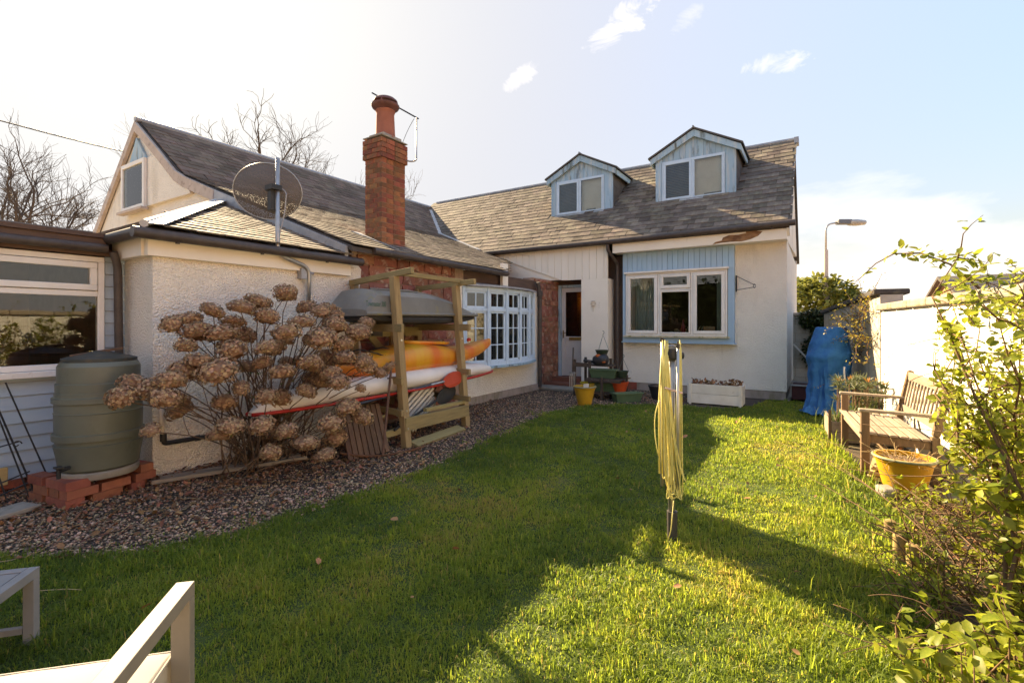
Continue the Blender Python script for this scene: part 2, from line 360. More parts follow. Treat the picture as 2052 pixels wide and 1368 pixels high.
gw = MB(); gw.prism([(-13.5, 4.05, 0), (-13.5, 4.05, 3.0), (-11.17, 4.05, ZR(-11.17)-.10), (-9.36, 4.05, 3.88), (-5.46, 4.05, 2.42), (-5.46, 4.05, 0)], (0, .25, 0))
gw.build('wall', render_w, cot, label='upper gable wall with pebbledash')
# shell that closes the back
MB().box(-13.5, 4.45, 0, -13.3, 15.2, 3.0).box(-13.3, 15.0, 0, -.5, 15.2, 3.1).build('wall', render_w, cot, label='rear wall')
# stones of the red wall
def stone_mesh(w, h, d, k):
    m = MB(); rr = random.Random(k); n = 3; vs = []
    for j in range(n+1):
        for i in range(n+1):
            u, v = i/n, j/n; edge = i in (0, n) or j in (0, n)
            vs.append((rr.uniform(-.002, .004) if not edge else -.014 + rr.uniform(-.004, .004),
                       (u-.5)*w + (rr.uniform(-.012, .012)), (v-.5)*h + rr.uniform(-.010, .010)))
    fs = [(j*(n+1)+i, j*(n+1)+i+1, (j+1)*(n+1)+i+1, (j+1)*(n+1)+i) for j in range(n) for i in range(n)]
    b = len(vs); ring = [i for i in range(n+1)] + [j*(n+1)+n for j in range(1, n+1)] + [n*(n+1)+i for i in range(n-1, -1, -1)] + [j*(n+1) for j in range(n-1, 0, -1)]
    vs += [(-d, vs[i][1], vs[i][2]) for i in ring]
    for k2 in range(len(ring)):
        a, c = ring[k2], ring[(k2+1) % len(ring)]; fs.append((a, b+k2, b+(k2+1) % len(ring), c))
    m.add(vs, fs); me = m.mesh('stone', smooth=False); me.materials.append(stone_m); return me
def stones(par, x, y0, y1, z0, z1, seed, skip=None):
    rr = random.Random(seed); z = z0
    while z < z1-.02:
        h = min(rr.uniform(.12, .25), z1-z); y = y0
        while y < y1-.02:
            w = min(rr.uniform(.18, .46), y1-y)
            if y1-y-w < .1: w = y1-y
            if not (skip and skip(y+w/2, z+h/2)):
                o = link('stone', stone_mesh(w-.014, h-.014, .05, rr.random()), par); o.location = (x, y+w/2, z+h/2)
            y += w
        z += h
stones(stone_wall, -5.105, 4.28, 6.3, .05, 2.40, 3)
stones(porch_stone, -5.20, 9.15, 10.28, .1, 2.40, 5)
MB().prism([(-5.11, 4.15, 0), (-5.11, 4.30, 0), (-5.11, 4.26, .7), (-5.11, 4.33, 1.1), (-5.11, 4.22, 1.5), (-5.11, 4.3, 1.9), (-5.11, 4.36, 2.1), (-5.11, 4.2, 2.24), (-5.11, 4.15, 2.24)], (-.05, 0, 0)).build('render_edge', render_w, cot)
# right wing walls
wr = MB(); wr.box(-3.6, 10.2, .16, -3.4, 10.4, 2.95).box(-3.4, 10.2, .16, -1.55, 10.4, 1.15).box(-3.4, 10.2, 2.5, -1.55, 10.4, 2.95).box(-1.55, 10.2, .16, -.49, 10.4, 2.95)
wr.box(-.69, 10.4, .16, -.492, 15.0, 2.95)
wr.build('wall', render_w, cot, label='white pebbledash wall around the kitchen window')
MB().prism([(-.69, 10.3, 2.95), (-.69, 12.6, 5.38), (-.69, 14.9, 3.2)], (.198, 0, 0)).build('wall', render_w, cot, label='right gable end wall')
MB().box(-3.6, 10.215, 0, -.505, 10.4, .16).box(-.69, 10.4, 0, -.507, 15, .16).build('plinth', plinth_m, cot)
MB().box(-3.585, 10.205, 0, -3.3, 10.214, .17).build('brick_patch', brick_m, cot)
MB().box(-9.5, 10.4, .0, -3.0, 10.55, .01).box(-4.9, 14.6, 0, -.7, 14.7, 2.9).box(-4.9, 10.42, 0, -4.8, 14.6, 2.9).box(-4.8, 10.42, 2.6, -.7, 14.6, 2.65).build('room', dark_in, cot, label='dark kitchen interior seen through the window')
# porch pier and porch inside
MB().box(-4.47, 9.93, .12, -3.85, 10.28, 2.40).build('porch_pier', smooth_w, cot)
MB().box(-5.24, 10.28, 2.32, -4.3, 10.5, 2.6).box(-4.36, 10.29, 0, -3.62, 10.5, 2.9).box(-7.4, 9.98, 2.41, -3.9, 10.5, 2.45).build('porch_lining', brown_w, cot)
MB().box(-5.22, 9.55, 0, -3.9, 10.28, .10).build('step', tile_m, cot)
MB().box(-5.22, 9.95, .10, -4.5, 10.28, .19).build('step', tile_m, cot)
MB().box(-5.4, 9.12, 0, -4.05, 9.545, .055).build('step', conc, cot, bevel=.01)
# cream boards above the porch
pf = MB().box(-7.8, 9.965, 2.42, -3.86, 9.985, 3.14).build('porch_front', smooth_w, cot, label='cream tongue and groove cladding over the porch')
x = -7.72; k = 0
while x < -3.86:
    x2 = min(x+.172, -3.85); zl = 2.40
    za, zb = max(zl, ZR(x)+.01), max(zl, ZR(x2)+.01)
    if x > -7.73 and za < 3.05:
        MB().prism([(x+.003, 9.93, za), (x2-.003, 9.93, zb), (x2-.003, 9.93, 3.13), (x+.003, 9.93, 3.13)], (0, .03, 0)).build('board', boards_w, pf, bevel=.003)
    x = x2
MB().box(-5.10, 7.62, 2.08, -5.04, 7.80, 2.56).build('corner_post', smooth_w, cot)

# ---- roofs
def slate_variants(L, w, th, mat=None):
    out = []
    for i in range(10):
        rr = random.Random(i*13+int(w*1000)); m = MB()
        j = lambda a: rr.uniform(-a, a)
        ww = w*(1+j(.05))/2; y0 = -L/2 + j(.010); y1 = L/2
        a = [(-ww+j(.004), y0+j(.006), .0), (0+j(.02), y0+j(.008), .001), (ww+j(.004), y0+j(.006), 0), (ww, y1, 0), (-ww, y1, 0)]
        m.add([(p[0], p[1], p[2]) for p in a] + [(p[0], p[1], p[2]+th) for p in a],
              [(4, 3, 2, 1, 0), (5, 6, 7, 8, 9), (0, 1, 6, 5), (1, 2, 7, 6), (2, 3, 8, 7), (3, 4, 9, 8), (4, 0, 5, 9)])
        me = m.mesh('slate'); me.materials.append(mat or slate_m); tint_mesh(me, rr.random()); out.append(me)
    return out
def lay_slates(roof, O, U, V, ulen, vlen, gauge, width, keep, individual, th=.012, seed=0, tilt=.045, jit=.012, mat=None):
    """courses of slates on the plane O + u*U + v*V; individual(p) tells which become objects of their own"""
    O, U, V = Vector(O), Vector(U).normalized(), Vector(V).normalized(); Nn = U.cross(V)
    Ls = gauge*1.9; var = slate_variants(Ls, width-.006, th, mat); rr = random.Random(seed)
    jv = []; jf = []; jt = []; n = 0; cnt = 0
    rows = int(vlen/gauge)+1
    for r in range(rows):
        off = (r % 2)*width*.5 + rr.uniform(-.02, .02)
        for c in range(-1, int(ulen/width)+2):
            u = c*width + off + rr.uniform(-.006, .006); v = r*gauge + Ls/2 - .03 + rr.uniform(-jit, jit)
            if u < -width*.3 or u > ulen+width*.3 or v-Ls*.3 > vlen: continue
            lo_, hi_ = max(0, u-width/2), min(ulen, u+width/2)
            if hi_-lo_ < .07: continue
            sx_ = min(1, (hi_-lo_)/width); u = (lo_+hi_)/2
            p = O + U*u + V*v + Nn*.022
            if not keep(p): continue
            tl = tilt + rr.uniform(-.012, .02); rz = rr.gauss(0, .012)
            ca, sa = math.cos(tl), math.sin(tl)
            V2 = V*ca - Nn*sa; N2 = Nn*ca + V*sa
            U2 = U*math.cos(rz) + V2*math.sin(rz); V3 = V2*math.cos(rz) - U*math.sin(rz)
            mt = Matrix((U2, V3, N2)).transposed(); me = rr.choice(var)
            if individual(p):
                o = link('slate', me, roof); o.location = p; o.rotation_euler = mt.to_euler(); o.scale.x = sx_; cnt += 1
            else:
                M3 = np.array(mt); co = (np.array([vv.co[:] for vv in me.vertices])*np.array([sx_, 1, 1])) @ M3.T + np.array(p)
                jv.append(co); jt += [rr.random()]*len(co)
                jf += [[i+n for i in f.vertices] for f in me.polygons]; n += len(co)
    if jv:
        me = bpy.data.meshes.new('slates'); me.from_pydata(np.concatenate(jv).tolist(), [], jf)
        a = me.attributes.new('tint', 'FLOAT', 'POINT'); a.data.foreach_set('value', jt); me.materials.append(mat or slate_m)
        link('slates', me, roof, kind='stuff')
    return cnt
def yv(x):   # where right wing roof plane meets the left wing roof, y by x
    return 9.85 + (ZR(x)-3.17)/.86
RZ = lambda y: 3.17 + .86*(y-9.85)
# extension roof (hipped)
def ext_z(x): return 2.25 + .347*(-4.98-x)
HX, HY = -8.3, 4.1
re_ = MB().prism([(-4.98, 1.84, 2.25), (-4.98, 4.1, 2.25), (-8.3, 4.1, ext_z(-8.3)), ], (0, 0, -.05)).prism([(-4.98, 1.84, 2.25), (-8.3, 4.1, ext_z(-8.3)), (-8.6, 1.84, 2.25)], (0, 0, -.05))
rext = re_.build('roof', slate_d, cot, label='low hipped slate roof of the extension')
Ve = Vector((-1, 0, .347)).normalized(); 
def hipside(p): return (p.y-1.84) - (-4.98-p.x)*(2.26/3.32)
n1 = lay_slates(rext, (-4.98, 1.86, 2.25), (0, 1, 0), Ve, 2.22, 3.5, .155, .27, lambda p: hipside(p) > .10 and p.y < 4.06, lambda p: True, seed=1, tilt=.06, jit=.02, th=.016)
Vh = Vector((0, 1, .347*3.32/2.26)).normalized()
lay_slates(rext, (-8.3, 1.86, 2.25), (1, 0, 0), Vh, 3.3, 2.3, .16, .27, lambda p: hipside(p) < -.1, lambda p: p.x > -6.6 and p.y < 2.6, seed=2, tilt=.06, th=.016)
hp = MB(); hd = Vector((-3.32, 2.26, 1.152)); pA = Vector((-4.98, 1.84, 2.285))
hp.tube([pA, pA+hd*.93], .035, 8); sdv = hd.cross(Vector((0, 0, 1))).normalized()
hp.prism([pA+Vector((0, 0, -.0)), pA+hd*.93, pA+hd*.93+sdv*.17+Vector((0, 0, .02)), pA+sdv*.15+Vector((.0, .0, -.005))], (0, 0, .012))
hp.build('hip_flashing', lead_w, cot, auto=40, label='white hip flashing of the extension roof')
# left wing main roof, lower and upper pitch
lw = MB()
lw.prism([(-4.92, 4.02, 2.38), (-4.92, 7.55, 2.38), (-6.53, 9.95, ZR(-6.53)), (-7.6, 9.95, ZR(-7.6)), (-9.36, 10.9, 4.01), (-9.36, 4.02, 4.01)], (0, 0, -.06))
rlow = lw.build('roof', slate_d, cot, label='shallow lower slope of the left wing roof, sunlit and mossy')
lu = MB(); lu.prism([(-9.36, 4.02, 4.01), (-9.36, 13.2, 4.01), (-11.17, 13.2, ZR(-11.17)), (-11.17, 4.02, ZR(-11.17))], (0, 0, -.06))
rup = lu.build('roof', slate_d, cot, label='steep shaded upper slope of the left wing roof')
MB().prism([(-11.17, 4.02, ZR(-11.17)), (-11.17, 15.2, ZR(-11.17)), (-13.8, 15.2, 2.85), (-13.8, 4.02, 2.85)], (0, 0, -.06)).build('roof', slate_d, cot, label='far slope of the left wing roof')
Vl = Vector((-1, 0, .367)).normalized(); Vu = Vector((-1, 0, .735)).normalized()
def keep_low(p):
    if p.y > 7.5 and p.x > -4.92 - (p.y-7.5)*.66: return False
    if p.y > 9.85 and p.y > yv(p.x) - .05: return False
    if -5.95 < p.x < -5.42 and 4.98 < p.y < 5.6: return False
    return not (p.x > -7.7 and p.y > 9.9)
lay_slates(rlow, (-4.92, 4.04, 2.38), (0, 1, 0), Vl, 7.0, 4.62, .165, .25, keep_low, lambda p: p.y < 5.0 and p.x > -5.6, seed=3, tilt=.055, jit=.014)
lay_slates(rup, (-9.36, 4.04, 4.01), (0, 1, 0), Vu, 9.2, 2.16, .18, .26, lambda p: p.y < yv(p.x)-.04, lambda p: False, seed=4, tilt=.035, jit=.006, mat=slate_r)
# right wing roof
rr_ = MB(); rr_.prism([(-.44, 9.85, 3.17), (-.44, 12.55, RZ(12.55)), (-11.0, 12.55, RZ(12.55)), (-9.36, 10.84, RZ(10.84)), (-7.3, 9.85, 3.17)], (0, 0, -.06))
rrt = rr_.build('roof', slate_d, cot, label='slate roof of the right wing with two dormers')
MB().prism([(-.44, 12.55, RZ(12.55)), (-11, 12.55, RZ(12.55)), (-11, 15.3, 3.1), (-.44, 15.3, 3.1)], (0, 0, -.06)).build('roof', slate_d, cot, label='rear slope of the right wing roof')
Vr = Vector((0, 1, .86)).normalized()
DORM = [(-5.75, -4.13), (-3.10, -1.45)]
def keep_r(p):
    if p.x < -7.2 and p.y < yv(p.x) + .02: return False
    return not any(a-.02 < p.x < b+.02 and p.y > 11.0 and p.z < 5.2 for a, b in DORM)
n3 = lay_slates(rrt, (-11.2, 9.83, 3.155), (1, 0, 0), Vr, 10.80, 3.56, .178, .25, keep_r, lambda p: p.x > -2.3 and p.z < 4.55, seed=5, tilt=.05, jit=.010)
MB().tube([(-.40, 12.56, RZ(12.55)+.055), (-11.0, 12.56, RZ(12.55)+.045)], .05, 8).box(-.46, 12.42, 5.43, -.37, 12.7, 5.56).build('ridge_cap', lead, cot, auto=40)
MB().tube([(-11.17, 3.98, ZR(-11.17)+.04), (-11.17, 12.9, ZR(-11.17)+.04)], .055, 8).build('ridge_cap', lead, cot, auto=40)
vf = [Vector((xx, yv(xx)-.02, ZR(xx)+.05)) for xx in (-7.25, -7.8, -8.4, -9.0, -9.36, -9.8, -10.3, -10.9)]
vm = MB()
for a, b in zip(vf, vf[1:]): vm.beam(a, b, .17, .03)
vm.build('valley_flashing', lead, cot, label='lead valley between the two roofs')
MB().prism([(-.43, 9.83, 3.10), (-.43, 12.56, RZ(12.55)-.05), (-.43, 12.56, RZ(12.55)-.20), (-.43, 9.95, 2.98)], (-.05, 0, 0)).build('bargeboard', pvc, cot)
# bargeboards of the left gable
def barge(pts, drop, y0, y1, m):
    for (a, b) in zip(pts, pts[1:]):
        MB().prism([(a[0], y0, a[1]-drop), (b[0], y0, b[1]-drop), (b[0], y0, b[1]), (a[0], y0, a[1])], (0, y1-y0, 0)).build('bargeboard', m, cot)
prof = [(-11.17, ZR(-11.17)-.0), (-10.2, ZR(-10.2)), (-9.55, ZR(-9.55)-.02), (-9.2, ZR(-9.2)+.01), (-8.2, ZR(-8.2)), (-5.0, ZR(-5.0))]
barge([(a, b-.02) for a, b in prof[:5]], .19, 3.97, 4.03, barge_m)
barge([(a, b-.02) for a, b in prof[4:]], .15, 3.98, 4.03, lead)
barge([(-13.9, 2.83), (-11.17, ZR(-11.17)-.01)], .19, 3.97, 4.03, barge_m)
# boxed out gable window
gb = MB(); gb.prism([(-11.72, 3.98, 3.62), (-9.0, 3.98, 3.62), (-9.0, 3.98, 3.70), (-9.4, 3.98, 3.85), (-10.3, 3.98, 4.52), (-11.72, 3.98, 4.55)], (0, .22, 0))
gbo = gb.build('gable_box', render_w, cot, label='rendered box around the gable window')
gwn = MB().frame(-11.66, -10.62, 3.60, 4.52, 3.92, 3.975, .075).build('window', pvc, cot, label='small white gable window reflecting the sky', bevel=.005)
MB().box(-11.585, 3.945, 3.675, -10.695, 3.955, 4.445).build('pane', GLASS, gwn)
MB().box(-11.585, 3.965, 3.675, -10.695, 3.975, 4.445).build('blind', M('white_blind', (.55, .57, .6), (.5, .52, .55), rough=.6), gwn)
MB().box(-11.70, 3.86, 3.55, -10.58, 3.98, 3.595).build('sill', barge_m, gwn)
MB().prism([(-11.5, 4.0, 4.53), (-10.72, 4.0, 4.53), (-11.17, 4.0, 5.02)], (0, .045, 0)).build('gable_panel', blue_w, cot)

# fascias, gutters, downpipes
MB().box(-5.14, 1.90, 2.02, -5.06, 4.12, 2.21).box(-5.8, 1.88, 2.02, -5.145, 1.955, 2.21).build('fascia', smooth_w, cot, bevel=.004, label='cream fascia board of the extension')
def gutter(pts, r=.052, brk=()):
    g = MB().tube(pts, r, 10).build('gutter', gutter_m, cot, auto=50)
    for b in brk: MB().tube([(Vector(b)+Vector((0, 0, -.06))), (Vector(b)+Vector((0, 0, -.02)))], .02, 6).build('gutter_bracket', gutter_m, g)
gutter([(-4.97, 1.75, 2.20), (-4.97, 4.22, 2.20)], .05, [(-4.97, y, 2.2) for y in (2.1, 2.9, 3.7)])
gutter([(-5.0, 1.80, 2.205), (-5.9, 1.80, 2.20)], .05)
gutter([(-4.90, 4.35, 2.36), (-4.90, 7.55, 2.34)], .05, [(-4.9, y, 2.35) for y in (4.8, 5.9, 7.0)])
gutter([(-7.45, 9.80, 3.17), (-3.8, 9.80, 3.16), (-.34, 9.80, 3.19)], .056, [(x, 9.8, 3.17) for x in (-6.6, -5.4, -4.4, -3.0, -2.3, -1.3, -.7)])
MB().tube(fillet([(-3.80, 9.80, 3.10), (-3.80, 9.80, 2.98), (-3.70, 10.12, 2.72), (-3.70, 10.13, .1)], .06), .036, 10).build('downpipe', gutter_m, cot, auto=50)
MB().tube(fillet([(-5.06, 9.0, 2.3), (-5.06, 9.06, 2.14), (-5.06, 9.09, 2.0), (-5.06, 9.09, .06)], .06), .045, 10).tube([(-5.06, 9.09, 2.0), (-5.06, 9.09, 2.12)], .065, 10).build('downpipe', gutter_m, cot, auto=50)
fa = MB().box(-3.72, 9.865, 2.92, -.475, 9.90, 3.17).box(-3.72, 9.901, 2.92, -.475, 10.2, 2.945).box(-.50, 9.901, 2.946, -.475, 10.3, 3.2)
fa = fa.build('fascia', smooth_w, cot, bevel=.004, label='cream fascia under the right gutter with a rotten hole')
rot_p = [(-1.72, 2.925), (-1.58, 2.945), (-1.40, 2.95), (-1.20, 2.94), (-1.05, 2.97), (-.93, 3.02), (-.86, 3.09), (-.95, 3.11), (-.93, 3.16), (-1.06, 3.165), (-1.14, 3.15), (-1.13, 3.09), (-1.26, 3.07), (-1.42, 3.08), (-1.53, 3.04), (-1.55, 2.99), (-1.66, 2.97)]
MB().prism([(x, 9.862, z) for x, z in rot_p], (0, .004, 0)).build('rotten_patch', rotten, fa, label='brown rotten patch of the fascia')

# ---- kitchen window in its blue surround
sur = MB().box(-3.56, 10.06, 1.04, -1.36, 10.2, 1.16).box(-3.56, 10.06, 1.16, -3.50, 10.2, 2.5).box(-1.47, 10.06, 1.16, -1.36, 10.2, 2.5).box(-3.56, 10.075, 2.5, -1.36, 10.2, 2.918)
sur.box(-3.58, 10.03, 1.015, -1.33, 10.2, 1.039)
sur = sur.build('window_surround', blue_p, cot, bevel=.004, label='pale blue boarded surround of the kitchen window')
x = -3.56
while x < -1.38:
    x2 = min(x+.105, -1.36); MB().box(x+.0025, 10.055, 2.5, x2-.0025, 10.073, 2.917).build('board', blue_p, sur, bevel=.003); x = x2
kw = MB().frame(-3.49, -1.48, 1.17, 2.47, 10.045, 10.13, .035).box(-2.81, 10.05, 1.2, -2.765, 10.12, 2.44).box(-2.155, 10.05, 1.2, -2.11, 10.12, 2.44).box(-2.764, 10.05, 2.095, -2.156, 10.12, 2.13)
kw = kw.build('window', pvc, cot, bevel=.004, label='white three light kitchen window')
for (a, b, c, d) in ((-3.45, -2.815, 1.21, 2.43), (-2.76, -2.16, 1.21, 2.09), (-2.76, -2.16, 2.135, 2.43), (-2.105, -1.52, 1.21, 2.43)):
    wdt = .03 if (c, d) == (1.21, 2.09) else .065
    MB().frame(a, b, c, d, 10.03, 10.10, wdt).build('casement', pvc, kw, bevel=.006)
    MB().box(a+wdt, 10.062, c+wdt, b-wdt, 10.068, d-wdt).build('pane', GLASS, kw)
MB().box(-3.53, 9.99, 1.135, -1.44, 10.06, 1.168).build('sill', M('mossy_sill', (.62, .54, .42), (.5, .44, .30), sc=8, rough=.8, dirt=((.25, .22, .06), 10, .5, .65, (1, 1, 1))), kw, bevel=.004)
MB().box(-3.52, 10.0, 2.472, -1.45, 10.06, 2.51).build('drip_board', pvc, kw, bevel=.004)
curt = M('pale_green_curtain', (.52, .56, .47), (.40, .45, .38), sc=3, st=(9, 1, .3), rough=.9, trans=.3)
def curtain(x0, x1, par, z0=1.16, z1=2.5, y=10.36):
    m = MB(); n = 40; vs = []
    for k2 in (0, 1):
        for i in range(n+1):
            u = i/n; xx = x0+(x1-x0)*(u if k2 else u*(1.15 if x0 < -2.5 else 1)); vs.append((xx, y+.035*math.sin(u*34)+.01*math.sin(u*11), z0 if k2 else z1))
    m.add(vs, [(i, i+1, n+2+i, n+1+i) for i in range(n)]); return m.build('curtain', curt, par, smooth=True)
curtain(-3.38, -2.95, kw); curtain(-1.72, -1.56, kw)
MB().box(-3.45, 10.3, 1.12, -1.5, 10.6, 1.15).build('inner_sill', smooth_w, kw)

# ---- front door
dr = MB().box(-5.20, 10.24, .19, -5.13, 10.34, 2.32).box(-4.38, 10.24, .19, -4.31, 10.34, 2.32).box(-5.13, 10.24, 2.26, -4.38, 10.34, 2.32).build('door_frame', blue_w, cot)
door_p = M('greyish_white_door', (.60, .56, .52), (.55, .51, .47), sc=3, rough=.5)
dl = MB().frame(-5.125, -4.385, .2, 2.255, 10.27, 10.31, .10).box(-5.025, 10.27, 1.02, -4.485, 10.31, 1.12).box(-5.025, 10.28, .3, -4.485, 10.305, 1.02)
dl = dl.build('front_door', door_p, cot, bevel=.005, label='pale front door with tall glass and brass letter plate')
MB().box(-5.025, 10.287, 1.12, -4.485, 10.293, 2.155).build('door_glass', glass_mat('amber_glass', (.55, .38, .18)), dl)
MB().box(-4.93, 10.255, 1.035, -4.58, 10.268, 1.105).build('letter_plate', M('brass', (.45, .30, .09), (.3, .2, .06), rough=.4, metal=.8), dl, bevel=.004)
MB().tube(fillet([(-5.08, 10.26, 1.2), (-5.08, 10.22, 1.2), (-4.99, 10.22, 1.2)], .02), .009, 8).box(-5.095, 10.262, 1.08, -5.065, 10.269, 1.26).build('handle', M('brass_dull', (.3, .22, .1), rough=.4, metal=.8), dl)
MB().box(-5.025, 10.262, .62, -4.485, 10.269, .63).box(-5.025, 10.262, .45, -4.485, 10.269, .46).build('panel_groove', door_p, dl)
lampm = bpy.data.materials.new('lamp_glow'); lampm.use_nodes = True
lampm.node_tree.nodes['Principled BSDF'].inputs['Emission Color'].default_value = (1, .62, .2, 1); lampm.node_tree.nodes['Principled BSDF'].inputs['Emission Strength'].default_value = 14
hall = thing('added_lamp', 'small added amber lamp behind the front door glass imitating a lamp reflection', 'lamp', (-4.66, 10.8, 2.2))  # glowing bulb added behind the glass to imitate a lamp reflected in it
MB().lathe([(.004, -.06), (.03, -.05), (.04, 0), (.03, .04), (.01, .05)], (-4.66, 10.75, 1.95), 12).build('bulb', lampm, hall, smooth=True)
MB().tube([(-4.66, 10.75, 2.0), (-4.66, 10.75, 2.6)], .006, 6).build('flex', black_m, hall)
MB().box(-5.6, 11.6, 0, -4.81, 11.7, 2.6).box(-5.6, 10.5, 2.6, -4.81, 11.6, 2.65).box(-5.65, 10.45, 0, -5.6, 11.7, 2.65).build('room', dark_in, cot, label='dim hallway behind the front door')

# ---- bow window
def bow(y):   # outward bulge
    u = (y-7.71)/1.19; return -5.13 + .27*(1-u*u)
bw = MB(); ys = [6.52, 7.0, 7.47, 7.95, 8.42, 8.9]
def bpt(y, z, o=0): return Vector((bow(y)+o, y, z))
fine = [6.52 + 2.38*i/20 for i in range(21)]
for z, w, h in ((.70, .06, .07), (2.02, .06, .07), (1.66, .05, .05)):
    for a, b in zip(fine, fine[1:]): bw.beam(bpt(a, z), bpt(b, z), w, h)
for y in ys: bw.box(bow(y)-.035, y-.036, .66, bow(y)+.035, y+.036, 2.06)
bwo = bw.build('bow_window', blue_win, cot, label='pale blue bow window with small square panes')
for i, (a, b) in enumerate(zip(ys, ys[1:])):
    pa, pb = bpt(a, 0), bpt(b, 0); dv = (pb-pa).normalized(); nv = Vector((dv.y, -dv.x, 0))
    for (z0, z1, nz) in ((.735, 1.635, 3), (1.685, 1.985, 1)):
        a2, b2 = pa + dv*.04, pb - dv*.04; mid = (a2+b2)/2
        fr = MB()
        for q in (a2+dv*.018, b2-dv*.018): fr.beam(q+Vector((0, 0, z0)), q+Vector((0, 0, z1)), .036, .03, up=nv)
        for z in (z0+.018, z1-.018): fr.beam(a2+Vector((0, 0, z)), b2+Vector((0, 0, z)), .03, .036)
        fr.build('casement', blue_win, bwo)
        br = MB().beam(mid+Vector((0, 0, z0)), mid+Vector((0, 0, z1)), .022, .024, up=nv)
        for k2 in range(1, nz): br.beam(a2+Vector((0, 0, z0+(z1-z0)*k2/nz)), b2+Vector((0, 0, z0+(z1-z0)*k2/nz)), .022, .02)
        br.build('glazing_bar', blue_win, bwo)
        for h in range(2):
            for k2 in range(nz):
                p, q = (a2, mid) if h == 0 else (mid, b2); zz0, zz1 = z0+(z1-z0)*k2/nz, z0+(z1-z0)*(k2+1)/nz
                MB().prism([p+Vector((0, 0, zz0)), q+Vector((0, 0, zz0)), q+Vector((0, 0, zz1)), p+Vector((0, 0, zz1))], nv*.004).build('pane', GLASS, bwo)
sm = MB(); rm = MB()
for a, b in zip(fine, fine[1:]):
    sm.prism([bpt(a, .625, .09), bpt(b, .625, .09), (-5.3, b, .625), (-5.3, a, .625)], (0, 0, .04))
    rm.prism([bpt(a, 2.06, .10), bpt(b, 2.06, .10), (-5.2, b, 2.12), (-5.2, a, 2.12)], (0, 0, .035))
sm.build('sill', blue_w, bwo); rm.build('lead_roof', lead, bwo)
MB().box(-8.2, 6.3, 0, -8.1, 9.1, 2.3).box(-8.2, 6.2, 0, -5.5, 6.3, 2.3).box(-8.2, 9.13, 0, -5.5, 9.2, 2.3).box(-8.2, 6.2, 2.3, -5.46, 9.2, 2.33).build('room', M('tan_room', (.30, .22, .15), (.25, .18, .12), rough=.9), cot, label='dim room behind the bow window')

